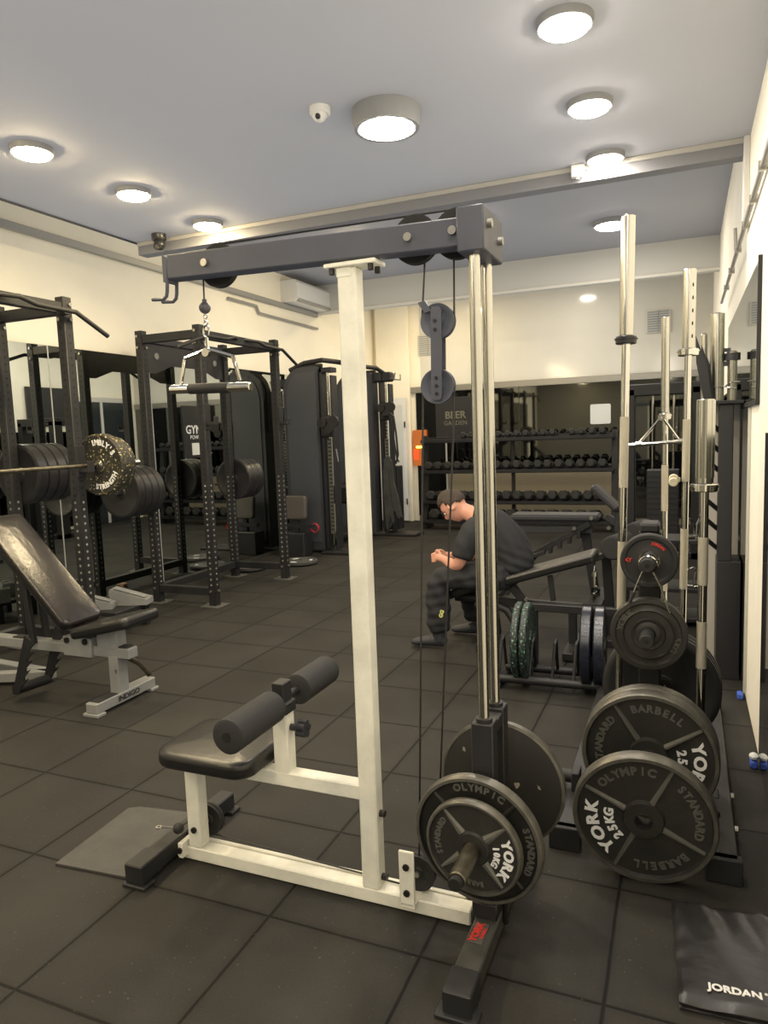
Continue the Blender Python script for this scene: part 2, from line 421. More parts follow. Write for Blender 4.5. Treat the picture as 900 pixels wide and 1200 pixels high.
# ------------------------------------------------------------ mirrors
ys = [-1.5, -.3, .9, 2.1, 3.35, 4.55, 5.78, 7.02, 8.27, 9.5]
for i in range(len(ys)-1):
    b = MB(); b.bb(XL+.002, XL+.018, ys[i]+.004, ys[i+1]-.004, .041, 2.34, 0, 0)
    b.bb(XL+.002, XL+.02, ys[i+1]-.006, ys[i+1]+.004, .04, 2.34, k=1)
    solo('wall_mirror', b, [mirror_m, seam_m], 'tall wall mirror panel behind the power racks on the left wall', 'mirror', group='mirror panels on the left wall')
xs = [-4.2, -3.67, -2.45, -.83, XR2-.01]
nm = ['narrow mirror panel at the left end of the back wall', 'back wall mirror behind the left half of the dumbbell rack', 'back wall mirror behind the right half of the dumbbell rack with a white square', 'back wall mirror at the right end behind the standing barbells']
for i in range(4):
    b = MB(); zb = .93 if i in (1, 2) else .1; b.bb(xs[i]+.004, xs[i+1]-.004, YB-.04, YB-.02, zb, 2.17)
    b.bb(xs[i+1]-.02, xs[i+1]+.004, YB-.05, YB-.02, zb, 2.17, k=1) if i in (0, 2) else None
    solo('wall_mirror', b, [mirror_b, seam_m], nm[i], 'mirror', group='mirror panels on the back wall')
# right wall
b = MB(); b.bb(XR-.014, XR-.002, 3.78, 6.35, 1.6, 2.235, .002); b.bb(XR-.018, XR-.001, 3.765, 3.782, 1.58, 2.25, k=1); b.bb(XR-.018, XR-.001, 3.78, 6.35, 1.575, 1.6, k=1)
solo('wall_mirror', b, [mirror_m, black_m], 'upper mirror on the right wall with a dark edge', 'mirror')
b = MB(); b.bb(XR-.012, XR-.002, 4.22, 6.35, .03, 1.57, .002); b.bb(XR-.016, XR-.001, 4.208, 4.222, .03, 1.57, k=1)
solo('wall_mirror', b, [mirror_b, seam_m], 'lower tall mirror on the right wall behind the barbells', 'mirror')
b = MB(); b.bb(XR-.012, XR-.002, 1.9, 3.36, .03, 1.45, .002)
solo('wall_mirror', b, [mirror_b], 'near mirror at the right edge of the frame', 'mirror')
# paper wads and blue tape holding the mirror corners
for y, z, lab in ((3.36, .0, 'crumpled white tissue with blue tape at the foot of the near mirror'), (4.21, .0, 'blue tape clip at the foot of the lower mirror')):
    b = MB(); b.bb(XR-.045, XR-.016, y-.035, y+.02, .0, .035, .006, 0); b.sphere((XR-.03, y-.01, .05), .02, 10, 1, (1,1.4,.7)) if y < 4 else None
    solo('corner_clip', b, [blue_m, paper_m], lab, 'mirror clip')

b = MB(); b.bb(XL, XL+.022, YF, YB-.13, 0, .04); struct('baseboard_left', b, mat('baseboard_dark', (46,45,42), .6))
# ------------------------------------------------------------ ceiling fittings
def ceiling_lamp(x, y, z, r, h, label, strong=1):
    t = thing('ceiling_lamp', label, 'ceiling light', (x, y, z), group='round ceiling lights')
    b = MB(); b.lathe([(0, r*1.02), (-h*.5, r*1.02), (-h, r*.96), (-h, r*.84), (-h*.93, r*.82)], (0,0,0), (0,0,1), 40, cap=False); b.lathe([(-h*.9, r*.85), (-h*.9, .0001)], (0,0,0), (0,0,1), 40, cap=False, k=0)
    b.obj('lamp_housing', [lampring_m], t)
    b = MB(); b.lathe([(-h*.985, r*.84), (-h-.009, r*.82), (-h-.014, r*.7), (-h-.016, .0001)] if h < .08 else [(-h*.9, r*.8), (-h-.002, r*.78), (-h-.004, .0001)], (0,0,0), (0,0,1), 40, cap=False); b.obj('diffuser', [diffuser_l if x < -3 else diffuser_m], t)
    return t
for i, (y, lab) in enumerate(((3.02, 'nearest'), (3.80, 'second'), (4.57-.02, 'third'))):
    ceiling_lamp(-.445, y, ZC, .108, .03, f'round white ceiling light of the right row, {lab} from the camera')
ceiling_lamp(-.74, 8.2, ZU, .19, .05, 'round ceiling light beyond the ceiling step, behind the tall barbell tip')
for i, (y, lab) in enumerate(((2.96, 'nearest'), (3.72, 'second'), (4.48, 'third'))):
    ceiling_lamp(-3.2, y, ZC, .108, .03, f'round white ceiling light of the left row, {lab} from the camera')
ceiling_lamp(-1.36, 3.42, ZC, .165, .09, 'large drum ceiling light with thick grey rim in the middle of the ceiling')
for x in (-.445, -3.2):
    for y in (2.22, 1.4, .2, -1.2, -2.4): ceiling_lamp(x, y, ZC, .108, .03, 'unseen round ceiling light added for brightness above and behind the camera')  # lamps out of view, added to light the room
for x, y in ((-1.5, 10.5), (-3.4, 10.4), (-3.4, 7.4), (-2.0, 7.4)): ceiling_lamp(x, y, ZU, .13, .04, 'round ceiling light on the upper ceiling at the back of the room')
# cameras
t = thing('dome_camera', 'small white dome security camera on the ceiling beside the drum light', 'security camera', (-1.632, 3.246, ZC))
b = MB(); b.lathe([(0, .05), (-.028, .05), (-.034, .044)], (0,0,0), (0,0,1), 24); b.obj('mount', [plastic_w], t)
b = MB(); b.sphere((0, -.008, -.034), .036, 18); b.obj('dome', [plastic_w], t); b = MB(); b.sphere((.004, -.034, -.052), .014, 12); b.obj('lens', [plastic_d], t)
t = thing('turret_camera', 'dark grey turret security camera hanging from the ceiling at the left', 'security camera', (-3.7, 4.55, ZC))
b = MB(); b.lathe([(0, .055), (-.04, .055), (-.05, .048)], (0,0,0), (0,0,1), 24); b.obj('mount', [plastic_d], t)
b = MB(); b.sphere((.01, -.01, -.078), .044, 18); b.cyl((.015, -.03, -.09), (.03, -.07, -.11), .024, n=16); b.obj('camera_head', [plastic_d], t); b = MB(); b.cyl((.03, -.069, -.109), (.032, -.074, -.112), .016, n=14); b.obj('lens', [bolt_m], t)
b = MB(); b.bb(-.65, -.575, YSTEP-.075, YSTEP-.035, ZC-.075, ZC-.0, .006); b.cyl((-.612, YSTEP-.055, ZC-.075), (-.612, YSTEP-.055, ZC-.085), .012, n=12)
solo('motion_sensor', b, [plastic_w], 'small white sensor box on the ceiling moulding', 'sensor')
# air conditioner
t = thing('air_conditioner', 'white split air conditioner high on the left wall', 'air conditioner', (XL, 9.0, 3.3))
b = W(t); b.prism([(0,0), (.2,.0), (.25,.05), (.25,.24), (.22,.28), (0,.28)], (XL, 9.6, 3.28), (1,0,0), (0,0,1), 1.15); b.obj('casing', [plastic_w], t)
b = W(t); b.bb(XL+.2, XL+.254, 8.5, 9.55, 3.285, 3.32, .004, 0); b.obj('air_louvre', [mat('louvre', (150,148,140), .5)], t)
# dark glass door, dark glass and screen on the far right wall (seen in the mirrors)
b = MB(); b.bb(XR2-.03, XR2-.001, 9.95, 11.2, 0, 2.3, .003, 0); b.bb(XR2-.045, XR2-.001, 9.87, 9.97, 0, 2.38, .004, 1); b.bb(XR2-.045, XR2-.001, 11.18, 11.28, 0, 2.38, .004, 1); b.bb(XR2-.045, XR2-.001, 9.87, 11.28, 2.29, 2.38, .004, 1)
b.bb(XR2-.045, XR2-.02, 10.5, 10.56, 0, 2.3, .003, 1)
struct('door_1', b, [mat('dark_glass', (40,44,46), .1), trim_m])
b = MB(); b.bb(XR2-.02, XR2-.002, 6.45, 9.7, .05, 1.75, .002)
solo('wall_mirror', b, [mirror_b], 'long low mirror at the far end of the right wall', 'mirror')
t = thing('wall_screen', 'black flat television mounted high on the far right wall', 'television', (XR2, 9.3, 1.85))
b = MB(); b.bb(-.06, -.02, -.45, .42, 0, .66, .006); b.obj('screen', [plastic_d], t); b = MB(); b.bb(-.02, 0, -.1, .1, .2, .45); b.obj('bracket', [rack_m], t)
# wall vents on back wall
for x, z, lab in ((-.38, 3.0, 'square white air vent on the back wall at the right, behind the barbell tips'), (-3.95, 2.95, 'square white air vent on the back wall beside the corner column')):
    t = thing('air_vent', lab, 'vent', (x, YB-.02, z))
    b = MB(); b.bb(-.17, .17, -.03, 0, -.16, .16, .004); b.obj('vent_frame', [mat('vent_frame', (190,188,178), .5)], t)
    b = MB()
    for q in range(9): b.bb(-.15, .15, -.036, -.03, -.145+q*.034, -.125+q*.034)
    b.bb(-.006, .006, -.04, -.03, -.16, .16); b.bb(-.15, .15, -.04, -.03, -.006, .006); b.obj('vent_slats', [mat('vent_slat', (140,140,134), .5)], t)
# signs
b = MB(); b.prism([(x, z) for x, z in [( .13*c+.02*cos(R_(a)), .13*s_+.02*sin(R_(a))) for c, s_, a0 in ((1,1,0),(-1,1,90),(-1,-1,180),(1,-1,270)) for a in (a0, a0+45, a0+90)]], (-1.2, YB-.045, 1.69), (1,0,0), (0,0,1), .006)
solo('wall_sign', b, [paper_m], 'plain white rounded square sticker on the back mirror', 'sign')
t = thing('notice_board', 'dark notice with faint BEER GARDEN lettering at the back wall', 'sign', (-3.5, YB-.072, 1.35))
b = MB(); b.bb(-.34, .34, 0, .03, 0, .72, .004); b.obj('board', [sign_m], t)
lm = mat('faint_letter', (96,93,78), .7)
b = MB(); b.text('BEER', .165, (0, -.003, .42), (1,0,0), (0,0,1), .02, .002); b.text('GARDEN', .1, (0, -.003, .29), (1,0,0), (0,0,1), .0, .002); b.obj('lettering', [lm], t)
t = thing('lamp_reflection', 'small orange and red glow standing in for a lamp reflection beside the dumbbell rack', 'lamp', (-4.13, YB-.05, 1.25))  # glowing box stands in for a light reflected in the back mirror
b = MB(); b.bb(-.12, .12, -.05, 0, -.3, .3, .01); b.obj('glow_body', [mat('glow_amber', (110,66,30), .5, emit=(255,120,40), estr=.07)], t)
b = MB(); b.bb(-.06, .1, -.062, -.05, .0, .03, .004); b.obj('glow_bar', [mat('glow_hot', (255,200,60), .5, emit=(255,190,50), estr=3)], t)
b = MB(); b.bb(-.11, -.02, -.058, -.05, -.2, -.02, .004); b.obj('lamp_glow', [mat('glow_red', (220,50,20), .5, emit=(255,60,20), estr=.35)], t)
# board on the left mirror, put in for a reflected sign
t = thing('reflected_sign', 'black board reading GYMT with a white notice, standing in for a mirror reflection', 'poster', (XL+.02, 6.3, 1.1))
b = MB(); b.bb(0, .012, -.06, .34, .22, .78, .002); b.obj('reflection_board', [sign_m], t)
b = MB(); b.text('GYMT', .125, (.0145, .14, .52), (0,1,0), (0,0,1), .02, .002); b.text('POWER', .06, (.0145, .14, .44), (0,1,0), (0,0,1), .0, .002); b.obj('lettering', [letter_w], t)
b = MB(); b.bb(.012, .016, .06, .3, .25, .38); b.obj('notice', [paper_m], t)
# white door panel behind the cable machine
t = thing('leaning_panel', 'tall white door panel standing behind the cable machine', 'door panel', (-4.5, YB-.2, 0))
b = W(t); b.bb(-4.86, -4.33, YB-.19, YB-.15, .02, 2.1, .005); b.obj('panel', [mat('door_white', (206,205,198), .45)], t)
b = W(t); b.bb(-4.8, -4.39, YB-.196, YB-.19, .12, 1.98, .002); b.obj('panel_inset', [mat('door_white2', (190,190,182), .45)], t)
b = W(t); b.bb(-4.36, -4.34, YB-.21, YB-.19, .3, .4, .003); b.bb(-4.36, -4.34, YB-.21, YB-.19, 1.6, 1.7, .003); b.obj('hinge', [bolt_dk], t)
# ------------------------------------------------------------ weight plates (local face looks to -Y, centre at origin)
def york_plate(name, label, D, t, weight, spoke0, words, loc, rot, group=None, seg=64, mats=None, hub=.03):
    """words: list of (text, angle, white)"""
    root = thing(name, label, 'weight plate', loc, rot, group)
    R = D/2; h = t/2; rim = R*.09
    im, rm = mats or (iron_m, iron_rim)
    b = MB()
    b.ring([(-h+.002, R-.003), (-h+.006, R), (h-.006, R), (h-.002, R-.003), (h, R-rim*.7), (h*.35, R-rim), (h*.35, .05+hub*.55), (h*.9, .046+hub*.5), (h*.9, .0292), (-h*.95, .0292), (-h*.95, .046+hub*.5), (-h*.35, .05+hub*.55), (-h*.35, R-rim), (-h, R-rim*.7)], (0,0,0), (0,1,0), seg, 0)
    disc = b.obj('disc', [im], root)
    b = MB(); b.ring([(-h-.0005, R-rim*.75), (-h-.0005, R-.004), (-h+.006, R+.0006), (h-.006, R+.0006), (h-.006, R-.004), (-h+.004, R-rim*.75)], (0,0,0), (0,1,0), seg, 0); b.obj('rim', [rm], root)
    b = MB(); b.ring([(-h-.001, .0255), (-h*.96, .0295), (h*.96, .0295), (h*.9, .0255)], (0,0,0), (0,1,0), 32); b.obj('bore', [hole_d], disc)  # dark lining paints in the shade inside the bore
    r0 = .05+hub*.5; r1 = R-rim
    for q in range(4):
        b = MB(); a = R_(spoke0+90*q); c, s_ = cos(a), sin(a); w0, w1 = (.011, .006)
        if D < .33: w0, w1 = (.014, .004)
        y0, y1 = -h*.35, -h*.8
        pts = []
        for r, w, y in ((r0, w0, y0), (r1, w1, y0), (r0, w0*.35, y1), (r1, w1*.35, y1*.85)):
            for sg in (-1, 1): pts.append((c*r-s_*w*sg, y, s_*r+c*w*sg))
        b.add(pts, [(0,2,6,4), (1,5,7,3), (4,6,7,5), (0,4,5,1), (2,3,7,6)], False, 0)
        b.obj('spoke', [mats[0] if mats else letter_i], disc)
    y = -h*.35-.001
    lw, li = MB(), MB()
    for w_, ang, white, size, rad, sx, sp in words:
        b = MB(); b.arc(w_, size, rad, ang, y, .035, .005, 0, sx=sx, sp=sp)
        if white: b.obj('painted_lettering', [letter_w], disc, 'white painted lettering')
        else: b.obj('raised_lettering', [letter_i], disc)
    return root
A9 = pi/2
def words25(o, D=.45):
    s = D/.45
    return [('OLYMPIC', 110+o, False, .039*s, .168*s, 1, .72), ('STANDARD', 18+o, False, .037*s, .168*s, .92, .72), ('BARBELL', -70+o, False, .037*s, .168*s, 1, .72), ('YORK', 200+o, True, .055*s, .163*s, 1.15, .78), ('25KG', 200+o, True, .042*s, .108*s, .95, .72)]
front25 = york_plate('weight_plate', 'york 25 kg iron plate with white lettering leaning at the foot of the plate tree', .45, .05, '25', -26, words25(0), (-.115, 2.36, .2235), (R_(5), 0, 0))
front25['label'] = 'large iron 25KG plate leaning on the floor against the plate tree'
second25 = york_plate('weight_plate', 'large iron plate hanging on the lowest horn of the plate tree', .455, .06, '25', 34, words25(-210), (-.108, 2.565, .35), (R_(1), 0, R_(-2)))
york_plate('weight_plate', 'iron plate directly behind the large hanging plate on the lowest horn, only its rim showing', .455, .05, '25', 10, words25(-180), (-.107, 2.624, .35), (R_(1), 0, R_(-2)))

def small_plate(root_label, D, t, loc, rot, words):
    root = thing('weight_plate', root_label, 'weight plate', loc, rot); R = D/2; h = t/2
    b = MB(); b.ring([(-h+.002, R-.003), (-h+.006, R), (h-.004, R), (h, R-.004), (h, .026), (-h, .026), (-h*1.0, .034), (-h*.7, .045), (-h*.95, .056), (-h*.5, .06), (-h*.45, R*.62), (-h*.85, R*.66), (-h*.5, R*.72), (-h*.5, R-.024), (-h, R-.018)], (0,0,0), (0,1,0), 56, 0)
    b.obj('disc', [iron_m], root)
    for w_, ang, size, rad in words: b = MB(); b.arc(w_, size, rad, ang, -h*.5, .03, .006); b.obj('raised_lettering', [iron_rim], root)
    return root
small_plate('smaller ridged iron plate on the middle horn of the plate tree', .268, .034, (-.118, 2.715, .742), (0, 0, 0), [('YORK', 150, .036, .098), ('5KG', -20, .032, .098)])
# rubber plate with red marks on the top horn
t = thing('weight_plate', 'black rubber plate with red marks on the top horn of the plate tree', 'weight plate', (-.118, 2.74, 1.008))
b = MB(); b.ring([(-.017, .095), (-.012, .1), (.014, .1), (.018, .094), (.018, .026), (-.015, .026), (-.015, .04), (-.012, .045), (-.012, .078), (-.017, .084)], (0,0,0), (0,1,0), 56); b.obj('disc', [rubber_m], t)
b = MB(); b.ring([(-.019, .027), (-.019, .038), (-.012, .04), (-.012, .026)], (0,0,0), (0,1,0), 32); b.obj('hub', [chrome_m], t)
b = MB(); b.text('XY', .02, (-.072, -.0135, .002), (1,0,0), (0,0,1), .03, .002, sx=1.0); b.arc('JORDAN', .014, .066, 62, -.0135, .04, .002); b.obj('red_mark', [letter_r], t)
# spring clip on the top horn
t = thing('spring_clip', 'steel spring collar clip with long handles on the top horn', 'collar clip', (-.118, 2.66, 1.008))
b = MB(); pts = [(.03*cos(a*.35), .006*sin(a*.2)-.01+a*.0006, .03*sin(a*.35)) for a in range(0, 37)]
b.tube(pts, .0035, 6); b.obj('spring', [chrome_m], t)
b = MB(); b.tube([(-.018, -.012, -.024), (-.036, -.012, -.07), (-.055, -.012, -.125)], .0035, 6); b.tube([(.018, -.012, -.024), (.045, -.012, -.08), (.067, -.012, -.15), (.074, -.012, -.168)], .0035, 6); b.obj('handle', [steel_m], t)
b = MB(); b.tube([(-.046, -.012, -.1), (-.062, -.012, -.14)], .0065, 8); b.obj('handle_grip', [rubber_m], t)

def bumper(name, label, D, t, loc, rot, m=None, group=None, hub=True, raised=True):
    root = thing(name, label, 'weight plate', loc, rot, group); R = D/2; h = t/2
    b = MB(); b.ring([(-h+.001, R-.01), (-h+.008, R), (h-.008, R), (h-.001, R-.01), (h, R-.03), (h-.006, R-.04), (h-.006, .06), (h, .055), (h, .026), (-h, .026), (-h, .055), (-h+.006, .06), (-h+.006, R-.04), (-h, R-.03)], (0,0,0), (0,1,0), 48)
    b.obj('disc', [m or rubber_s], root)
    if hub: b = MB(); b.ring([(-h-.002, .0262), (-h-.002, .045), (-h+.004, .048), (h-.004, .048), (h+.002, .045), (h+.002, .0262)], (0,0,0), (0,1,0), 28); b.obj('hub', [bolt_dk], root)
    return root
# rubber bumpers on the far side of the plate tree (low)
proto_b = bumper('bumper_plate', 'black rubber plate behind the tree post, nearest of three on the low rear horn', .46, .035, (-.085, 3.06, .42), (0,0,0), rubber_m, 'bumper plates on the low rear horn of the plate tree')
for i, l in ((1, 'middle'), (2, 'farthest')): dup(proto_b, (-.085+.002*i, 3.06+.045*i, .42), None, f'black rubber plate behind the tree post, {l} of three on the low rear horn')

# ------------------------------------------------------------ plate tree with bar holders
t = thing('plate_tree', 'black steel plate tree with loaded horns and upright bar holders', 'weight tree', (-.12, 2.85, 0))
b = W(t); b.bb(-.16, -.08, 2.84, 2.92, .05, 1.1, .006); b.obj('post', [rack_m], t)
b = W(t); b.bb(-.155, -.085, 2.8, 2.925, 1.1, 1.135, .008); b.obj('post_cap', [black_m], t)
for x, y0, y1 in ((-.385, 2.46, 3.98), (.13, 2.44, 3.98)):
    b = W(t); b.bb(x-.042, x+.042, y0, y1, .012, .085, .004); b.bb(x-.055, x+.055, y0-.012, y0+.03, 0, .085, .003, 1); b.bb(x-.055, x+.055, y1-.03, y1+.012, 0, .085, .003, 1)
    for y in (2.7, 2.95): b.cyl((x+.042, y, .05), (x+.056, y, .05), .012, n=8, k=2)
    b.obj('base_beam', [rack_m, black_m, bolt_m], t)
b = W(t); b.bb(-.385, .13, 2.84, 2.92, .02, .09, .004); b.bb(-.385, .13, 3.9, 3.97, .02, .085, .004); b.obj('cross_beam', [rack_m], t)
for z, y0 in ((1.008, 2.63), (.742, 2.6), (.35, 2.57)):
    b = W(t); b.cyl((-.12, y0, z), (-.12, 2.85, z), .025, n=28, bev=.003); b.cyl((-.12, y0-.001, z), (-.12, y0+.012, z), .009, n=10, k=1); b.cyl((-.12, 2.8, z), (-.12, 2.845, z), .036, n=24)
    b.obj('horn', [rubber_m, hole_d], t)
for z in (.42, .86):
    b = W(t); b.cyl((-.1, 2.92, z), (-.1, 3.22, z), .024, n=20, bev=.003); b.obj('horn', [rubber_m], t)
b = W(t); b.cyl((-.385, 2.76, .13), (-.56, 2.76, .13), .026, n=20, bev=.003); b.cyl((-.561, 2.76, .13), (-.555, 2.76, .13), .019, n=16, k=1); b.bb(-.4, -.37, 2.72, 2.8, .08, .16, .003); b.obj('side_horn', [rubber_m, hole_d], t)
b = W(t); b.cyl((-.33, 2.62, .13), (-.345, 2.62, .13), .012, n=8); b.obj('bolt', [bolt_m], t)
hold = [(-.237, 2.86), (-.01, 3.32), (.06, 2.72), (-.088, 3.62)]
for x, y in hold:
    b = W(t); b.ring([(0, .031), (.09, .031), (.09, .037), (0, .037)], (x, y, .09), (0,0,1), 20); b.bb(x-.03, x+.03, y-.03, y+.03, .084, .092); b.bb(min(x, .13 if x > -.13 else -.385), max(x, .13 if x > -.13 else -.385), y-.02, y+.02, .05, .085, .002)
    b.obj('bar_holder', [rack_m], t)

# ------------------------------------------------------------ barbells standing on end
def barbell(label, x, y, z0, top, zc, rs, lean=(0,0), collar_r=.036, rings=2, band=None, flute=False, shaft=.014, slot=False, lowz=None, kn=True):
    L = top-z0; t = thing('barbell', label, 'barbell', (x, y, z0), (lean[1], lean[0], 0))
    c = zc-z0
    b = MB(); b.cyl((0,0,c), (0,0,L), rs, n=28, bev=.003)
    if flute:
        for q in range(9): a = 2*pi*q/9; b.cyl((rs*cos(a)*.93, rs*sin(a)*.93, c+.02), (rs*cos(a)*.93, rs*sin(a)*.93, L-.004), .0045, n=6)
    if slot:
        for q in range(5): b.box((rs*.55, -rs*.84, c+.05+q*.052), (.004, .006, .014), 0, None, 1)
    b.obj('sleeve', [steel_m, hole_d], t)
    b = MB(); b.cyl((0,0,c-.028), (0,0,c), collar_r, n=28, bev=.003)
    if rings == 2: b.cyl((0,0,c-.012), (0,0,c-.008), collar_r+.004, n=28)
    b.obj('sleeve_collar', [band or chrome_m], t)
    lo = .25 if lowz is None else lowz
    b = MB(); b.cyl((0,0,lo), (0,0,c-.02), shaft, n=18); b.obj('shaft', [chrome_m], t)
    if kn:
        for f0, f1 in ((.3, .48), (.62, .8)):
            b = MB(); b.cyl((0,0,lo+(c-lo)*f0), (0,0,lo+(c-lo)*f1), shaft+.0012, n=20); b.obj('knurling', [knurl_m], t)
    b = MB(); b.cyl((0,0,0), (0,0,lo), rs*.96, n=24, bev=.003); b.cyl((0,0,lo-.02), (0,0,lo+.01), collar_r, n=24); b.obj('lower_sleeve', [steel_m], t)
    return t
barbell('tall chrome barbell with a dark banded collar, leftmost of the standing bars', -.237, 2.86, .095, 2.262, 1.83, .0255, (R_(1.0), 0), .038, band=mat('band_dark', (44,44,46), .35, .5), shaft=.0155)
barbell('tall chrome barbell with slots in its sleeve, just left of the short thick bar', -.01, 3.32, .095, 2.135, 1.81, .0265, (R_(.6), 0), .042, slot=True, shaft=.0145)
barbell('short fluted steel bar with a thick sleeve standing in front of the others', .056, 2.72, .095, 1.58, 1.29, .0295, (R_(.3), 0), .045, flute=True, shaft=.016)
barbell('slim steel barbell standing between the two tallest bars', -.088, 3.62, .095, 1.99, 1.55, .019, (0, 0), .027)
# triangular chrome attachment hanging in front of the slim bar
t = thing('triangle_bar', 'chrome triangular cable bar leaning on the slim barbell', 'cable attachment', (-.105, 3.58, 1.42))
b = MB(); b.tube([(-.15, 0, -.015), (.1, 0, .0)], .0095, 10); b.tube([(-.098, 0, -.008), (-.005, 0, .105)], .0065, 8); b.tube([(.082, 0, 0), (.012, 0, .105)], .0065, 8); b.cyl((-.112, 0, -.011), (-.085, 0, -.008), .013, n=12); b.cyl((.07, 0, -.002), (.095, 0, 0), .013, n=12)
b.ring([(-.006, .006), (-.006, .016), (.006, .016), (.006, .006)], (.003, -.01, .112), (0,1,0), 16); b.obj('frame', [chrome_m], t)

# ------------------------------------------------------------ lat pulldown machine (plane Y = 1.975)
LY = 1.975
t = thing('lat_pulldown_machine', 'white and slate plate loaded lat pulldown machine with seat and foam rollers', 'gym machine', (-1.1, LY, 0))
m_ = t
b = W(t); b.bb(-1.69, -.588, LY-.028, LY+.028, .004, .052, .004); b.bb(-1.6, -.62, LY+.034, LY+.05, .035, .052, .002); b.obj('base_beam', [white_m], t)
b = W(t); b.bb(-.948, -.888, LY-.028, LY+.028, .05, 1.99, .005); b.obj('post', [white_m], t)
b = W(t); b.bb(-.985, -.82, LY-.04, LY+.04, 1.99, 2.002, .002); b.bb(-.95, -.90, LY-.03, LY+.03, 1.96, 1.99, .003)
for x in (-.965, -.84):
    for y in (LY-.025, LY+.025): b.cyl((x, y, 1.972), (x, y, 1.99), .009, n=8, k=1)
b.obj('post_top_plate', [white_m, bolt_dk], t)
b = W(t)
z0, z1 = 2.03, 2.102
b.beam((-1.56, LY, 2.066), (-.56, LY, 2.04), .06, .078, .004)
b.cyl((-1.408, LY-.04, 2.06), (-1.408, LY-.028, 2.06), .012, n=10, k=1); b.cyl((-.72, LY-.04, 2.045), (-.72, LY-.028, 2.045), .012, n=10, k=1); b.cyl((-.59, LY-.04, 2.045), (-.59, LY-.028, 2.045), .012, n=10, k=1)
b.obj('top_beam', [beam_m, bolt_m], t)
b = W(t); b.bb(-.567, -.492, LY-.075, LY+.135, 1.975, 2.092, .004)
for z in (2.03, 2.06):
    pass
for y, z in ((LY-.03, 2.05), (LY+.09, 2.03)): b.cyl((-.492, y, z), (-.48, y, z), .012, n=10, k=1)
b.obj('rod_head', [beam_m, bolt_m], t)
def wheel(t, name, c, r, w, mats=(rubber_m, bolt_m), axis=(0,1,0)):
    b = W(t); h = w/2
    b.ring([(-h, r-.003), (-h, r), (-h*.5, r), (0, r-.006), (h*.5, r), (h, r), (h, r-.003), (h*.4, r-.014), (h*.4, .02), (h, .016), (h, .004), (-h, .004), (-h, .016), (-h*.4, .02), (-h*.4, r-.014)], c, axis, 40)
    b.cyl(V(c)-V(axis)*(h+.008), V(c)+V(axis)*(h+.008), .009, n=10, k=1)
    return b.obj(name, mats, t)
wheel(t, 'pulley', (-1.408, LY+.048, 2.066), .07, .022); wheel(t, 'pulley', (-.725, LY+.048, 2.056), .07, .022); wheel(t, 'pulley', (-.6, LY+.048, 2.056), .07, .022)
b = W(t)
b.prism([(0,-.045),(.014,-.045),(.02,.03),(0,.04)], (-1.578, LY+.028, 2.065), (1,0,0), (0,0,1), .056)
for y in (LY-.024, LY+.024): b.tube([(-1.56, y, 2.08), (-1.568, y, 1.99), (-1.572, y, 1.975), (-1.585, y, 1.966), (-1.63, y, 1.97)], .006, 8)
b.obj('bar_hook', [beam_m], t)
# rods
for y in (LY-.035, LY+.095):
    b = W(t); b.cyl((-.53, y, .1), (-.53, y, 1.98), .0155, n=24); b.obj('guide_rod', [steel_m], t)
# sliding carriage
b = W(t)
for y in (LY-.035, LY+.095): b.bb(-.562, -.498, y-.03, y+.03, .2, .665, .003); b.cyl((-.53, y, .663), (-.53, y, .675), .024, n=24)
b.bb(-.56, -.5, LY-.035, LY+.095, .62, .655, .002); b.bb(-.56, -.5, LY-.035, LY+.095, .26, .4, .002)
b.obj('weight_carriage', [rack_m], t)
b = W(t); b.cyl((-.541, 1.675, .333), (-.541, 2.36, .333), .0245, n=28, bev=.003); b.lathe([(0, .0175), (.02, .0175)], (-.541, 1.6745, .333), (0,-1,0), 20, k=1); b.cyl((-.541, 1.6738, .333), (-.541, 1.68, .333), .0195, n=20, k=1); b.obj('weight_horn', [oldsteel_m, hole_d], t)
b = W(t); b.cyl((-.541, 1.9, .333), (-.541, 1.93, .333), .045, n=24); b.obj('horn_collar', [rack_m], t)
# lower end under the carriage and floor foot
b = W(t); b.bb(-.57, -.495, LY-.07, LY+.13, .07, .12, .004); b.bb(-.562, -.5, LY-.062, LY+.03, .07, .2, .003)
b.cyl((-.53, LY-.035, .115), (-.53, LY-.035, .128), .034, n=24); b.obj('rod_foot', [rack_m], t)
b = W(t); b.tube([(-.5, LY-.02, .12), (-.485, LY-.01, .1), (-.484, LY-.01, .03)], .008, 6); b.cyl((-.49, LY+.02, .1), (-.47, LY+.02, .1), .012, n=8); b.obj('bolt', [bolt_dk], t)
b = W(t); b.bb(-.562, -.492, 1.605, 2.42, .012, .07, .004); b.obj('floor_foot', [mat('foot_grey', (66,65,60), .5, .2, noise=.35, nscale=14)], t)
b = W(t); b.bb(-.566, -.488, 1.6, 1.70, .01, .075, .004); b.bb(-.585, -.47, 1.588, 1.64, .0, .014, .003); b.obj('foot_cap', [rack_m], t); b = W(t); b.bb(-.585, -.47, 2.39, 2.43, .0, .014, .003); b.obj('foot_cap', [rack_m], t)
b = W(t); b.bb(-.552, -.512, 1.8, 1.885, .0705, .0725, .001); b.obj('sticker', [mat('sticker_edge', (70,68,64), .5)], t)
b = W(t); b.text('YORK', .03, (-.538, 1.843, .0735), (.1,1,0), (-1,.1,0), .05, .0008); b.text('BARBELL', .012, (-.519, 1.843, .0735), (.1,1,0), (-1,.1,0), .03, .0008); b.obj('sticker_print', [letter_r], t, 'red printed sticker')
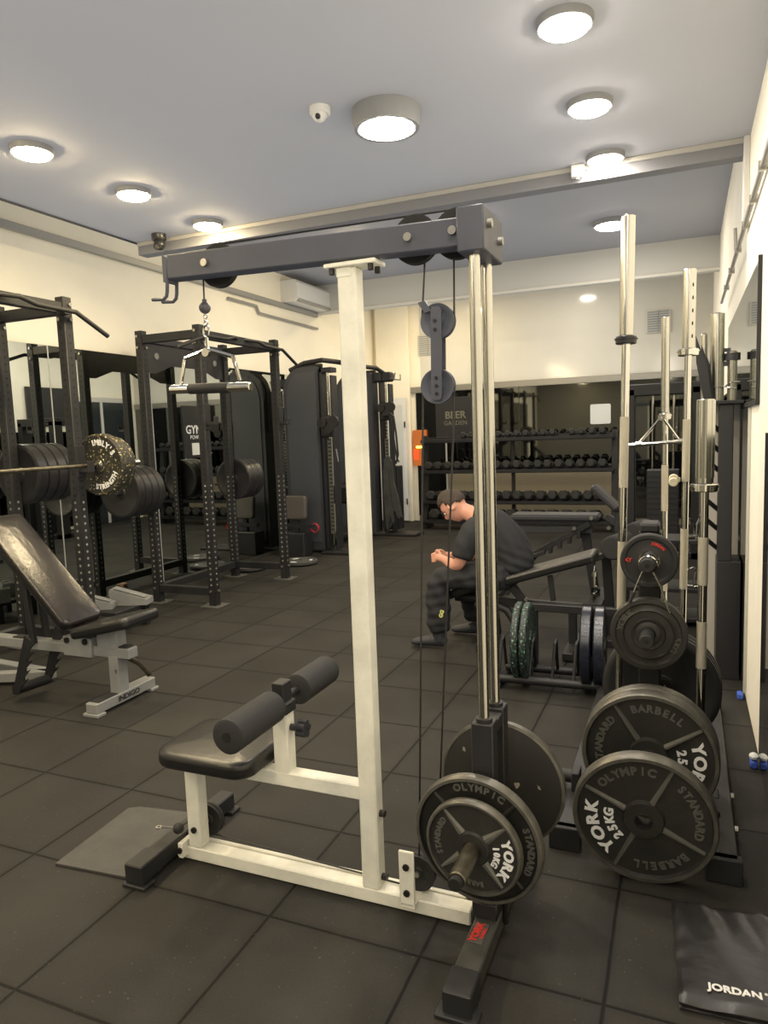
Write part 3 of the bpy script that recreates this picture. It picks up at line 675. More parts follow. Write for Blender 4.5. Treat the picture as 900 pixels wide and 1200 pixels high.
# seat side
b = W(t); b.bb(-1.635, -1.58, LY-.026, LY+.026, .052, .395, .004); b.obj('seat_post', [white_m], t)
b = W(t); b.bb(-1.58, -.94, LY-.026, LY+.026, .345, .395, .004); b.obj('seat_beam', [white_m], t)
b = W(t); b.pad((-1.483, LY+.02, .426), (.385, .33, .062), .07, .022, kside=1, crown=.008); b.obj('seat_pad', [vinyl_m, vinyl_side], t)
b = W(t); b.bb(-1.256, -1.2, LY-.026, LY+.026, .39, .62, .004); b.obj('knee_post', [white_m], t)
b = W(t); b.bb(-1.262, -1.194, LY-.033, LY+.033, .595, .635, .004); b.bb(-1.25, -1.206, LY-.028, LY+.028, .63, .70, .003); b.obj('roller_bracket', [rack_m], t)
b = W(t); b.cyl((-1.2, LY, .545), (-1.165, LY, .545), .012, n=10)
for q in range(5): a = 2*pi*q/5; b.cyl((-1.17, LY+.018*cos(a), .545+.018*sin(a)), (-1.14, LY+.018*cos(a), .545+.018*sin(a)), .012, n=10)
b.cyl((-1.168, LY, .545), (-1.142, LY, .545), .02, n=12); b.obj('adjust_knob', [plastic_d], t)
b = W(t); b.cyl((-1.228, 1.66, .637), (-1.228, 2.31, .637), .013, n=16); b.obj('roller_bar', [rack_m], t)
for y0, y1 in ((1.66, 1.915), (2.07, 2.30)):
    b = W(t); b.lathe([(0, .012), (0, .045), (.006, .053), (y1-y0-.006, .053), (y1-y0, .045), (y1-y0, .012)], (-1.228, y0, .635), (0,1,0), 36, cap=False); b.cyl((-1.228, y0-.001, .635), (-1.228, y0+.004, .635), .0165, n=6, k=1); b.obj('foam_roller', [foam_m, hole_d], t)
# low pulleys
b = W(t); b.bb(-.805, -.755, LY-.06, LY-.05, .045, .225, .003); b.bb(-.8, -.76, LY+.05, LY+.06, .045, .15, .003); b.bb(-.805, -.755, LY-.06, LY+.06, .04, .056, .002)
for z in (.09, .175): b.cyl((-.78, LY-.066, z), (-.78, LY-.06, z), .011, n=8, k=1)
b.obj('pulley_bracket', [white_m, bolt_dk], t)
wheel(t, 'pulley', (-.77, LY+.018, .115), .058, .024)
wheel(t, 'pulley', (-1.595, LY+.05, .125), .058, .024)
b = W(t); b.bb(-1.66, -1.64, LY-.055, LY+.03, .02, .075, .002); b.cyl((-1.65, LY-.062, .05), (-1.65, LY-.055, .05), .011, n=8, k=1); b.cyl((-1.605, LY-.034, .12), (-1.605, LY-.026, .12), .011, n=8, k=1); b.obj('foot_bracket', [white_m, bolt_dk], t)
b = W(t); b.bb(-1.745, -1.68, 1.755, 2.30, .014, .075, .004); b.bb(-1.75, -1.675, 1.75, 1.86, .014, .08, .004); b.bb(-1.755, -1.66, 1.74, 1.8, 0, .014, .003); b.bb(-1.755, -1.66, 2.25, 2.31, 0, .014, .003); b.obj('floor_foot', [rack_m], t)
b = W(t); b.sphere((-1.672, LY-.03, .115), .02, 14); b.obj('stop_ball', [rubber_m], t)
b = W(t); b.tube([(-1.675, LY-.03, .115), (-1.7, LY-.04, .118), (-1.73, LY-.05, .12)], .004, 6); b.ring([(-.002, .006), (-.002, .011), (.002, .011), (.002, .006)], (-1.74, LY-.055, .12), (0,0,1), 14); b.obj('cable_hook', [chrome_m], t)
for x in (-.888,):
    b = W(t)
    for z in (.3, .085): b.cyl((x, LY, z), (x+.018, LY, z), .011, n=8)
    b.obj('bolt', [bolt_dk], t)
# cables
b = W(t); c_ = .003
b.tube([(-.6, LY+.048, 2.124), (-1.408, LY+.048, 2.134)], c_, 6)
b.tube([(-1.475, LY+.048, 2.05), (-1.464, LY+.03, 1.94)], c_, 6)
b.tube([(-.7, LY+.048, 1.99), (-.705, LY+.02, 1.815)], c_, 6); b.tube([(-.612, LY+.048, 2.0), (-.607, LY+.02, 1.815)], c_, 6)
b.tube([(-.707, LY+.02, 1.63), (-.712, LY+.02, 1.5), (-.766, LY+.018, .16)], c_, 6)
b.tube([(-.613, LY+.02, 1.63), (-.618, LY+.02, 1.5), (-.69, LY+.018, .4), (-.712, LY+.018, .12)], c_, 6)
b.tube([(-.77, LY+.018, .058), (-1.595, LY+.05, .068)], c_, 6); b.tube([(-1.653, LY+.05, .125), (-1.668, LY-.02, .118)], c_, 6)
b.obj('cable', [cable_m], t)
# floating double pulley
wheel(t, 'floating_pulley', (-.655, LY+.02, 1.815), .05, .024, (beam_m, bolt_m)); wheel(t, 'floating_pulley', (-.66, LY+.02, 1.632), .05, .024, (beam_m, bolt_m))
b = W(t)
for y in (LY, LY+.036):
    b.prism([(-.011-.003,.03), (-.019,-.21), (-.012,-.222), (.008,-.222), (.013,-.21), (.018,.03), (.01,.04), (-.01,.04)], (-.656, y+.003, 1.815), (1,0,0), (0,0,1), .005)
    for z in (1.815, 1.79, 1.655, 1.632, 1.61): b.cyl((-.658, y-.005, z), (-.658, y-.002, z), .005, n=8, k=1)
b.prism([(-.05,.02),(-.03,.025),(-.01,-.005),(-.03,-.01)], (-.66, LY+.034, 1.85), (1,0,0), (0,0,1), .03)
b.obj('pulley_strap', [beam_m, bolt_dk], t)
# hanging ball, chain and handle
b = W(t); b.sphere((-1.463, LY+.03, 1.935), .0195, 18); b.cyl((-1.463, LY+.03, 1.948), (-1.463, LY+.03, 1.962), .008, n=10); b.obj('stop_ball', [mat('ball_grey', (62,62,64), .4)], t)
b = W(t)
for q in range(3): b.ring([(-.0016, .005), (-.0016, .0085), (.0016, .0085), (.0016, .005)], (-1.463, LY+.03, 1.908-q*.011), (q % 2, 1-q % 2, 0), 12)
b.tube([(-1.463+.011*cos(R_(a)), LY+.03, 1.858+.02*sin(R_(a))) for a in range(0, 360, 24)], .0032, 6, closed=True); b.tube([(-1.463, LY+.03, 1.84), (-1.461, LY+.03, 1.79)], .006, 8)
b.obj('carabiner', [chrome_m], t)
t = thing('trapeze_bar', 'chrome trapezoid row handle with black rubber grip hanging from the pulldown cable', 'cable attachment', (-1.46, LY+.03, 1.78))
b = W(t); y = LY+.03
b.tube([(-1.462, y-.006, 1.8), (-1.50, y, 1.79), (-1.555, y, 1.777)], .007, 8); b.tube([(-1.462, y-.006, 1.8), (-1.42, y, 1.787), (-1.367, y, 1.77)], .007, 8)
for x0, x1 in ((-1.557, -1.58), (-1.366, -1.342)):
    b.beam((x0, y, 1.775), (x1, y, 1.69), .012, .009, .002, up=(0,1,0))
b.cyl((-1.463, y-.014, 1.79), (-1.463, y+.004, 1.79), .014, n=16); b.obj('frame', [chrome_m], t)
b = W(t); b.cyl((-1.622, y, 1.678), (-1.3, y, 1.669), .0155, n=22, bev=.003); b.obj('handle_tube', [chrome_m], t)
b = W(t); b.cyl((-1.545, y, 1.6755), (-1.385, y, 1.6713), .0178, n=22, bev=.002); b.obj('grip', [rubber_m], t)
# plates on the machine
york_plate('weight_plate', 'iron 10KG plate with white lettering, outermost on the near horn of the pulldown machine', .285, .03, '10', 40, [('STANDARD', 172, False, .024, .108, .9, .7), ('YORK', -8, True, .038, .104, 1.1, .78), ('10KG', -8, True, .025, .07, .9, .75), ('BARBELL', 262, False, .02, .108, .9, .7)], (-.541, 1.84, .333), (R_(3), 0, R_(-6)), hub=.0)
york_plate('weight_plate', 'larger iron plate behind the 10KG plate on the near horn of the pulldown machine', .385, .034, '20', 48, [('OLYMPIC', 86, False, .03, .158, 1, .75), ('STANDARD', 0, False, .028, .158, .9, .72)], (-.541, 1.885, .333), (R_(2), 0, R_(-5)), mats=(mat('iron_dark', (40,39,36), .45, .4, noise=.3, nscale=12), iron_rim))
t = thing('weight_plate', 'scuffed black plate on the far horn of the pulldown machine', 'weight plate', (-.548, 2.21, .345), (R_(-1), 0, R_(-4)))
b = MB(); b.ring([(-.012, .2), (-.008, .207), (.012, .207), (.014, .2), (.014, .026), (-.012, .026)], (0,0,0), (0,1,0), 64); b.obj('disc', [spk_bar], t)
b = MB(); b.ring([(-.013, .2), (-.009, .2085), (.012, .2085), (.012, .204), (-.006, .203)], (0,0,0), (0,1,0), 64); b.obj('rim', [iron_rim], t)

# ------------------------------------------------------------ thin rubber mat and the folded mat
b = MB(); b.prism([(-2.075, 1.755), (-1.74, 1.78), (-1.735, 2.22), (-2.06, 2.175), (-2.1, 2.15)], (0,0,.002), (1,0,0), (0,1,0), .008)
o = solo('floor_mat', b, [mat('mat_grey', (60,58,54), .7, 0, noise=.3, nscale=9, bump=.15, bscale=70)], 'thin grey rubber mat on the floor left of the pulldown seat', 'mat')
t = thing('folded_exercise_mat', 'glossy black folded exercise mat marked JORDAN on the floor at the right wall', 'exercise mat', (-.002, 1.832, 0), (0, 0, R_(3.5)))
def matbody(z0, z1, ins, seed):
    rnd = random.Random(seed); nx, ny = 26, 26; w, l = .3, .425; vs = []; fs = []
    for k_ in (0, 1):
        for j in range(ny+1):
            for i in range(nx+1):
                u, v = i/nx, j/ny; e = min(u, 1-u, v, 1-v)*2
                z = z1 - .012*max(0, 1-e*9)**2 if k_ else z0
                if k_: z += .003*sin(u*9+v*5+seed)+.002*sin(v*31-u*12)*max(0, 1-e*3)+.0025*sin(u*23+v*8)*(v > .6)
                vs.append((ins+u*(w-2*ins), ins+v*(l-2*ins), z))
    n1 = (nx+1)*(ny+1)
    for j in range(ny):
        for i in range(nx):
            a = j*(nx+1)+i; fs.append((a, a+nx+1, a+nx+2, a+1)); fs.append((n1+a, n1+a+1, n1+a+nx+2, n1+a+nx+1))
    for i in range(nx): a = i; fs.append((a, a+1, n1+a+1, n1+a)); a = ny*(nx+1)+i; fs.append((a+1, a, n1+a, n1+a+1))
    for j in range(ny): a = j*(nx+1); fs.append((a+nx+1, a, n1+a, n1+a+nx+1)); a += nx; fs.append((a, a+nx+1, n1+a+nx+1, n1+a))
    return vs, fs
vs, fs = matbody(.002, .017, .002, 1); b = MB(); b.add(vs, fs, True); b.obj('lower_fold', [mat('mat_vinyl', (30,29,29), .34, 0, bump=.2, bscale=25)], t)
vs, fs = matbody(.0175, .034, 0, 2); b = MB(); b.add(vs, fs, True); b.obj('upper_fold', [MATS['mat_vinyl']], t)
b = MB(); b.text('JORDAN', .033, (.137, .062, .0362), (1,.0,0), (0,1,0), .035, .0015, sx=1.0); b.text('*', .018, (.211, .07, .0362), (1,0,0), (0,1,0), .02, .0015); b.obj('lettering', [letter_w], t, 'white printed lettering')
# ------------------------------------------------------------ power racks along the left wall
def holes(b, x, y, z0, z1, w, faces, step=.05):
    z = z0; i = 0
    while z < z1:
        k = 1 if z > 1.15 else 2
        for f in faces:
            h = w/2+.0006
            c, a = {'+x': ((x+h, y, z), (1,0,0)), '-y': ((x, y-h, z), (0,-1,0)), '+y': ((x, y+h, z), (0,1,0)), '-x': ((x-h, y, z), (-1,0,0))}[f]
            b.cyl(c, V(c)+V(a)*.0008, .0095, n=7, k=k)
        z += step
def rack(label, ya, yb, bar=True):
    xf, xr, H, w = -3.94, -4.575, 2.51, .075
    t = thing('power_rack', label, 'power rack', ((xf+xr)/2, (ya+yb)/2, 0))
    for x in (xf, xr):
        for y in (ya, yb):
            b = W(t); b.bb(x-w/2, x+w/2, y-w/2, y+w/2, .01, H, .004); holes(b, x, y, .2, 2.44, w, ('+x', '-y', '+y', '-x'))
            for z in (.14, 2.36, 2.46):
                b.cyl((x+w/2, y+.015, z), (x+w/2+.012, y+.015, z), .013, n=6, k=3); b.cyl((x-.01, y-w/2, z), (x-.01, y-w/2-.012, z), .013, n=6, k=3)
            b.obj('upright', [rack_m, hole_d, hole_l, bolt_m], t)
            b = W(t); b.bb(x-.1, x+.1, y-.09, y+.09, 0, .01, .002)
            for q in (-1, 1): b.cyl((x+.075*q, y, .01), (x+.075*q, y, .022), .012, n=6, k=1)
            b.obj('foot_plate', [mat('foot_plate_m', (84,82,76), .5, .3), bolt_m], t)
    for y in (ya, yb):
        b = W(t); b.bb(xr+w/2, xf-w/2, y-.03, y+.03, 2.395, 2.47, .003); b.obj('top_side_beam', [rack_m], t)
        b = W(t); b.bb(xr+w/2, xf-w/2, y-.03, y+.03, .1, .17, .003); b.obj('base_side_beam', [rack_m], t)
    b = W(t); b.bb(xr-.035, xr+.035, ya+w/2, yb-w/2, .1, .17, .003); b.obj('base_rear_beam', [rack_m], t)
    b = W(t); b.bb(xf-.03, xf+.03, ya+w/2, yb-w/2, 2.395, 2.47, .003); b.obj('top_front_beam', [rack_m], t)
    b = W(t)
    ym0, ym1 = ya+w/2, yb-w/2
    b.prism([(ym0, 2.14), (ym0+.12, 2.14), (ym0+.35, 2.22), (ym1-.35, 2.22), (ym1-.12, 2.14), (ym1, 2.14), (ym1, 2.47), (ym0, 2.47)], (xr+.005, 0, 0), (0,1,0), (0,0,1), .008)
    b.bb(xr-.03, xr+.03, ym0, ym1, 2.41, 2.47, .003)
    for y in (ym0+.14, ym1-.14): b.cyl((xr+.012, y, 2.3), (xr+.02, y, 2.3), .03, n=16, k=1)
    b.obj('rear_gusset_panel', [shroud_d, hole_l], t)
    # bent pull up bar on the front beam
    xb = xf+.09
    b = W(t)
    b.tube([(xb, ya-.42, 2.27), (xb, ya-.02, 2.405), (xb, ya+.3, 2.41), (xb, ya+.42, 2.44), (xb-.1, ya+.62, 2.45), (xb, ya+.82, 2.44), (xb, ya+.95, 2.41), (xb, yb+.02, 2.405), (xb, yb+.3, 2.275)], .0165, 12)
    for y in (ya+.06, yb-.06): b.bb(xf+.02, xb+.005, y-.025, y+.025, 2.38, 2.42, .003)
    b.obj('pull_up_bar', [rubber_m], t)
    # storage horns on the rear posts
    for y, s in ((ya, -1), (yb, 1)):
        for z in (1.07,) if bar else (1.3,):
            b = W(t); b.cyl((xr, y+s*w/2, z), (xr, y+s*(w/2+.42), z), .0245, n=18, bev=.003); b.bb(xr-.05, xr+.05, y+s*w/2, y+s*(w/2+.012), z-.05, z+.05, .002); b.obj('storage_horn', [rack_m], t)
    # catch arm / j hook pads on the front posts
    for y in (ya, yb):
        zz = 1.297 if not bar else 1.62
        b = W(t); b.bb(xf+w/2, xf+w/2+.012, y-.04, y+.04, zz-.02, zz+.2, .002); b.bb(xf+w/2+.012, xf+w/2+.1, y-.028, y+.028, zz+.015, zz+.045, .003, 1); b.bb(xf+w/2+.088, xf+w/2+.102, y-.03, y+.03, zz+.015, zz+.09, .003)
        b.obj('bar_hook', [rack_m, rubber_s], t)
    return t
rack2 = rack('black power rack in the middle of the left wall beyond the silver wedges', 5.28, 6.535)
rack1 = rack('black power rack nearest the camera with a loaded barbell, cut by the left edge', 2.55, 3.8, bar=False)
for i, l in enumerate(('camera side', 'second', 'middle', 'fourth', 'outermost')):
    pass
def stack(y0, n, t_, z, lab, group, D=.45):
    p = None
    order = ['nearest the camera', 'second from the camera', 'third from the camera', 'fourth from the camera', 'fifth from the camera']
    for i in range(n):
        y = y0 + i*(t_+.006) + t_/2
        l = f'{lab}, {order[i]}'
        if p is None: p = bumper('bumper_plate', l, D, t_, (-4.575, y, z), (0,0,0), rubber_s, group)
        else: dup(p, (-4.575, y, z), (0, .7*i, 0), l)
stack(4.87, 4, .08, 1.07, 'black bumper plate on the near rear horn of the middle rack', 'bumper plates on the near horn of the middle rack')
stack(6.59, 3, .09, 1.07, 'black bumper plate on the far rear horn of the middle rack', 'bumper plates on the far horn of the middle rack')
stack(3.85, 4, .085, 1.3, 'black bumper plate on the rear horn of the nearest rack', 'bumper plates on the horn of the nearest rack')
# small end cap button of the horn of middle rack
# barbell on rack 1
xb = -3.94+.0375+.05
t = thing('barbell', 'barbell racked across the nearest power rack with a yellow speckled plate', 'barbell', (xb, 3.1, 1.3555))
b = MB(); b.cyl((0,-.65,0), (0,.78,0), .0145, n=16); b.obj('shaft', [oldsteel_m], t)
b = MB(); b.cyl((0,.765,0), (0,.79,0), .036, n=20); b.cyl((0,.79,0), (0,1.22,0), .025, n=20, bev=.003); b.obj('sleeve', [steel_m], t)
b = MB(); b.cyl((0,-.675,0), (0,-.65,0), .036, n=20); b.cyl((0,-1.08,0), (0,-.675,0), .025, n=20, bev=.003); b.obj('sleeve', [steel_m], t)
t = thing('bumper_plate', 'black bumper plate speckled yellow with white lettering on the racked barbell', 'weight plate', (xb, 3.955, 1.3555))
R, h = .222, .04
b = MB(); b.ring([(-h, R-.012), (-h+.01, R), (h-.01, R), (h, R-.012), (h, .026), (-h, .026), (-h, .06), (-h+.004, .064), (-h+.004, R-.02)], (0,0,0), (0,1,0), 56); b.obj('disc', [spk_yel], t)
b = MB(); b.ring([(-h-.002, .026), (-h-.002, .036), (-h+.004, .04), (-h+.004, .027)], (0,0,0), (0,1,0), 28); b.obj('hub', [bolt_m], t)
b = MB(); b.arc("IMBLY'S", .056, .158, 68, -h+.002, .03, .003, sx=.95); b.arc('STRENGTH', .05, .158, -62, -h+.002, .03, .003, inward=True, sx=.95); b.obj('lettering', [letter_w], t, 'white lettering')
for q, z in enumerate((0,)):
    t = thing('bumper_plate', 'plain black bumper plate outside the speckled plate on the racked barbell', 'weight plate', (xb, 4.04, 1.3555))
    b = MB(); b.ring([(-.035, .19), (-.03, .2), (.03, .2), (.035, .19), (.035, .026), (-.035, .026)], (0,0,0), (0,1,0), 48); b.obj('disc', [spk_yel], t)

# ------------------------------------------------------------ things on the floor by the racks
t = thing('wedge_stand', 'black low stand between the racks carrying silver wedges', 'stand', (-4.25, 4.5, 0))
b = W(t); b.bb(-4.48, -4.1, 4.22, 4.62, .15, .185, .004); b.obj('shelf', [rack_m], t)
for x in (-4.45, -4.13):
    for y in (4.25, 4.59): b = W(t); b.bb(x-.025, x+.025, y-.025, y+.025, 0, .15, .003); b.obj('leg', [rack_m], t)
for (x, y, rz, lab) in ((-4.38, 4.3, .5, 'silver grey step wedge on the stand, the left one'), (-4.2, 4.52, .35, 'silver grey step wedge on the stand, the right one with two dark slots')):
    t = thing('step_wedge', lab, 'wedge', (x, y, .186), (0, 0, rz)); t.scale = (.8, .8, .9)
    b = MB(); b.prism([(-.19, 0), (.19, 0), (.19, .05), (-.19, .15), (-.2, .13)], (0, .09, 0), (1,0,0), (0,0,1), .18); b.obj('wedge_body', [grey_m], t)
    b = MB(); rot = Matrix.Rotation(math.atan2(.1, .38), 3, 'Y')
    b.box((0, -.03, .112), (.34, .07, .012), .003, rot); b.box((-.09, -.03, .137), (.05, .014, .004), 0, rot, 1); b.box((.1, -.03, .087), (.05, .014, .004), 0, rot, 1); b.obj('tread_strip', [grey_m, hole_d], t)
def floor_disc(label, x, y, tilt, D=.42):
    t = thing('weight_plate', label, 'weight plate', (x, y, .03+abs(sin(tilt[0]))*D/2), tilt)
    R = D/2
    b = MB(); b.ring([(-.02, R-.012), (-.012, R), (.016, R), (.02, R-.008), (.02, R-.03), (.014, R-.036), (.014, .07), (.02, .06), (.02, .026), (-.02, .026)], (0,0,0), (0,0,1), 48); b.obj('disc', [mat('disc_grey', (70,70,66), .5, .1)], t)
    b = MB()
    for q in range(3):
        a = q*2.1+.4; b.box((cos(a)*R*.62, sin(a)*R*.62, .0155), (.07, .035, .004), .001, Matrix.Rotation(a+pi/2, 3, 'Z'))
    b.obj('white_marking', [letter_w], t)
    return t
floor_disc('grey olympic plate lying on the floor at the far foot of the middle rack', -4.22, 7.35, (0, 0, 0))
floor_disc('grey plate with white marks lying inside the middle rack near its rear beam', -4.95+.3, 6.9, (0, 0, 1))
b = MB(); b.box((0,0,.025), (.11,.05,.04), .008, Matrix.Rotation(.4, 3, 'Z')); b.box((.1,.06,.02), (.07,.04,.035), .008, Matrix.Rotation(-.2, 3, 'Z'), 1)
solo('chalk_blocks', b, [mat('tan_block', (150,112,84), .8), mat('cream_block', (196,176,120), .8)], 'tan and cream chalk blocks on the floor inside the middle rack', 'chalk', (-4.42, 5.75, 0))

# ------------------------------------------------------------ dual cable machine
t = thing('cable_machine', 'tall black dual adjustable cable machine with rounded shrouds against the left wall', 'cable machine', (-4.5, 9.0, 0))
def tower(t, y0, y1, x0, x1, H, lab):
    # side profile, rounded at the wall-side top corner
    pts = [(x0, .05), (x1, .05), (x1, H-.02), (x1-.02, H)]
    for q in range(9):
        a = R_(90+q*11.25); pts.append((x0+.26+.26*cos(a), H-.34+.34*sin(a)))
    b = W(t); b.prism(pts, (0, y1, 0), (1,0,0), (0,0,1), y1-y0); b.obj('shroud', [shroud_m], t)
    b = W(t)
    inn = [(x0+.05+(p[0]-x0)*.86, .1+(p[1])*.93) for p in pts]
    b.prism([(p[0], p[1]) for p in inn], (0, y0+.001, 0), (1,0,0), (0,0,1), .014); b.obj('shroud_panel', [mat('shroud_panel', (60,61,63), .45)], t)
    b = W(t); 
    arc = [(x0+.26+.27*cos(R_(a)), (y0+y1)/2, H-.34+.35*sin(R_(a))) for a in range(180, 89, -10)]
    b.tube([(x0-.01, (y0+y1)/2, H-.8)]+arc+[(x1+.02, (y0+y1)/2, H+.012)], .03, 8); b.obj('edge_trim', [rubber_m], t)
tower(t, 8.1, 8.32, -4.78, -4.28, 2.38, 'near')
tower(t, 9.66, 9.9, -4.82, -4.22, 2.4, 'far')
for y0, xs_, H in ((8.12, -4.2, 2.36), (9.78, -4.1, 2.33)):
    b = W(t); b.bb(xs_-.06, xs_-.025, y0, y0+.16, .05, H, .004, 0); b.bb(xs_+.085, xs_+.11, y0, y0+.16, .05, H-.1, .004, 0); b.bb(xs_-.06, xs_+.11, y0, y0+.16, H-.06, H, .004, 0); b.obj('column', [shroud_d], t)
    b = W(t); b.cyl((xs_+.03, y0+.05, .1), (xs_+.03, y0+.05, H-.06), .016, n=12)
    b.bb(xs_+.0, xs_+.06, y0+.03, y0+.036, .25, H-.9, .001, 1)
    for q in range(30): b.bb(xs_+.012, xs_+.05, y0+.024, y0+.03, .3+q*.05, .315+q*.05, k=2)
    b.obj('adjuster_rail', [steel_m, mat('rail_grey', (104,102,92), .4, .4), hole_d], t)
    zc = 1.62 if y0 < 9 else 1.83
    b = W(t); b.bb(xs_-.04, xs_+.12, y0-.07, y0+.02, zc-.13, zc+.13, .02); b.cyl((xs_+.0, y0-.1, zc+.05), (xs_+.0, y0-.06, zc+.05), .06, n=20); b.cyl((xs_+.1, y0-.12, zc-.03), (xs_+.1, y0-.06, zc-.03), .055, n=20); b.cyl((xs_+.15, y0-.1, zc+.06), (xs_+.15, y0-.06, zc+.06), .075, n=20)
    b.obj('pulley_carriage', [rubber_m], t)
    b = W(t); b.bb(xs_-.08, xs_+.5, y0-.12, y0+.25, .0, .035, .006); b.obj('base_plate', [rack_m], t)
b = W(t); b.bb(-4.4, -4.1, 9.72, 9.86, 2.27, 2.4, .01); b.bb(-4.25, -3.95, 9.76, 9.9, 2.26, 2.4, .02); b.obj('top_box', [shroud_d], t)
b = W(t); b.tube([(-4.72, 8.2, 2.36), (-4.5, 8.2, 2.44), (-4.25, 8.2, 2.46), (-4.2, 8.5, 2.46), (-4.2, 9.4, 2.46), (-4.15, 9.7, 2.46), (-4.05, 9.85, 2.36)], .032, 10)
b.tube([(-4.15, 8.3, 2.44), (-4.0, 8.35, 2.44), (-3.95, 8.5, 2.4), (-3.95, 8.52, 2.33)], .02, 8); b.obj('pull_up_bar', [rubber_m], t)
b = W(t); b.tube([(-4.02, 9.78, 2.3), (-3.9, 9.76, 2.3), (-3.88, 9.76, 2.38)], .012, 8); b.tube([(-4.02, 9.86, 2.3), (-3.84, 9.86, 2.28), (-3.84, 9.86, 2.36)], .012, 8); b.obj('storage_hook', [bolt_m], t)
b = W(t); b.bb(-4.22, -3.98, 9.98, 10.2, .06, 1.02, .01); b.obj('weight_stack', [shroud_d], t)
b = W(t); b.bb(-4.7, -4.3, 9.0, 9.15, .55, .8, .03); b.bb(-4.6, -4.4, 8.4, 9.6, .06, .12, .01); b.obj('rear_frame', [rack_m], t)
b = W(t); b.cyl((-4.02, 8.2, .9), (-3.9, 8.16, .9), .016, n=10); b.cyl((-4.0, 8.0, 1.34), (-3.95, 7.95, 1.18), .008, n=8, k=1); b.obj('side_peg', [rubber_m, chrome_m], t)
# rope and straps hanging on the far column
t = thing('triceps_rope', 'black rope attachment hanging on the far column of the cable machine', 'cable attachment', (-3.93, 9.62, 1.75))
b = MB(); b.tube([(-.06, 0, .03), (.0, 0, .05), (.06, 0, 0), (.09, 0, -.25), (.11, 0, -.55), (.07, 0, -.68)], .016, 8); b.tube([(-.06, 0, .02), (.0, 0, .02), (.04, 0, -.05), (.05, 0, -.3), (.09, 0, -.6), (.12, 0, -.66)], .014, 8); b.cyl((-.1, 0, .02), (-.02, 0, .03), .03, n=12); b.obj('rope', [rubber_m], t)
t = thing('hanging_strap', 'dark grey cloth straps and belts hanging beside the rope', 'strap', (-3.99, 9.6, .4))
b = MB()
prof = [(-.04, .75), (.03, .78), (.08, .7), (.1, .4), (.17, .12), (.2, -.1), (.16, -.13), (.1, .0), (.07, -.15), (.03, -.25), (-.01, -.2), (-.05, .3)]
b.prism(prof, (0, .03, 0), (1,0,0), (0,0,1), .05); b.prism([(p[0]*.6-.02, p[1]*.9-.08) for p in prof], (0, -.02, 0), (1,0,0), (0,0,1), .03); b.obj('cloth', [mat('cloth_dark', (54,54,50), .9, 0, noise=.4, nscale=7)], t)

# ------------------------------------------------------------ dumbbell rack and dumbbells on the back wall
t = thing('dumbbell_rack', 'long black three tier dumbbell rack along the back wall mirror', 'dumbbell rack', (-2.35, 10.6, 0))
DX0, DX1, DY = -3.78, -.92, 10.6
for x in (DX0, DX1):
    b = W(t); b.bb(x-.035, x+.035, DY-.06, DY+.3, 0, .06, .004); b.beam((x, DY-.02, .05), (x, DY+.12, 1.45), .07, .09, .004); b.obj('side_post', [rack_m], t)
b = W(t); b.bb(-2.42, -2.37, DY+.1, DY+.16, 0, 1.4, .003); b.obj('centre_post', [rack_m], t)
SH = [(1.34, 'top'), (.87, 'upper middle'), (.4, 'lower middle'), (.1, 'bottom')]
for z, n in SH:
    b = W(t); b.bb(DX0, DX1, DY-.13, DY-.09, z, z+.05, .003); b.bb(DX0, DX1, DY+.07, DY+.11, z+.03, z+.08, .003); b.bb(DX0, DX1, DY-.11, DY+.1, z-.008, z+.02, .002); b.obj('shelf', [rack_m], t)
def dumbbell(name, label, r, L, loc, group):
    t = thing(name, label, 'dumbbell', loc, (R_(-8), 0, 0), group)
    for s in (-1, 1):
        c0 = s*.055; c1 = s*(.055+L)
        b = MB(); b.lathe([(0, r*.72), (L*.18, r), (L*.82, r), (L, r*.72)], (0, min(c0, c1), 0), (0,1,0), 6, smooth=False); b.obj('hex_head', [rubber_m], t)
    b = MB(); b.cyl((0,-.056,0), (0,.056,0), .015, n=10); b.obj('handle', [chrome_m], t, 'chrome handle')
    return t
ords = ['first', 'second', 'third', 'fourth', 'fifth', 'sixth', 'seventh', 'eighth', 'ninth', 'tenth', 'eleventh', 'twelfth', 'thirteenth', 'fourteenth', 'fifteenth', 'sixteenth', 'seventeenth', 'eighteenth', 'nineteenth', 'twentieth']
def shelf_row(xs_, r, L, z, shelf, grp):
    p = None
    for i, x in enumerate(xs_):
        l = f'black hex dumbbell on the {shelf} shelf of the back rack, {ords[i]} from the left'
        loc = (x, DY-.01, z+.05+r*.87)
        if p is None: p = dumbbell('dumbbell', l, r, L, loc, grp)
        else: dup(p, loc, (R_(-8), (i % 3-1)*.06, (i % 4-1.5)*.03), l)
rnd = random.Random(3)
shelf_row([-3.1+.135*i for i in range(5)] + [-2.75+.33+.13*i for i in range(6)] + [-1.5+.14*i for i in range(4)], .048, .07, 1.34, 'top', 'dumbbells on the top shelf')
shelf_row([-3.66+.152*i for i in range(18)], .066, .085, .87, 'upper middle', 'dumbbells on the upper middle shelf')
shelf_row([-3.63+.168*i for i in range(16)], .078, .1, .4, 'lower middle', 'dumbbells on the lower middle shelf')
shelf_row([-3.58+.2*i for i in range(13)], .09, .11, .1, 'bottom', 'dumbbells on the bottom shelf')

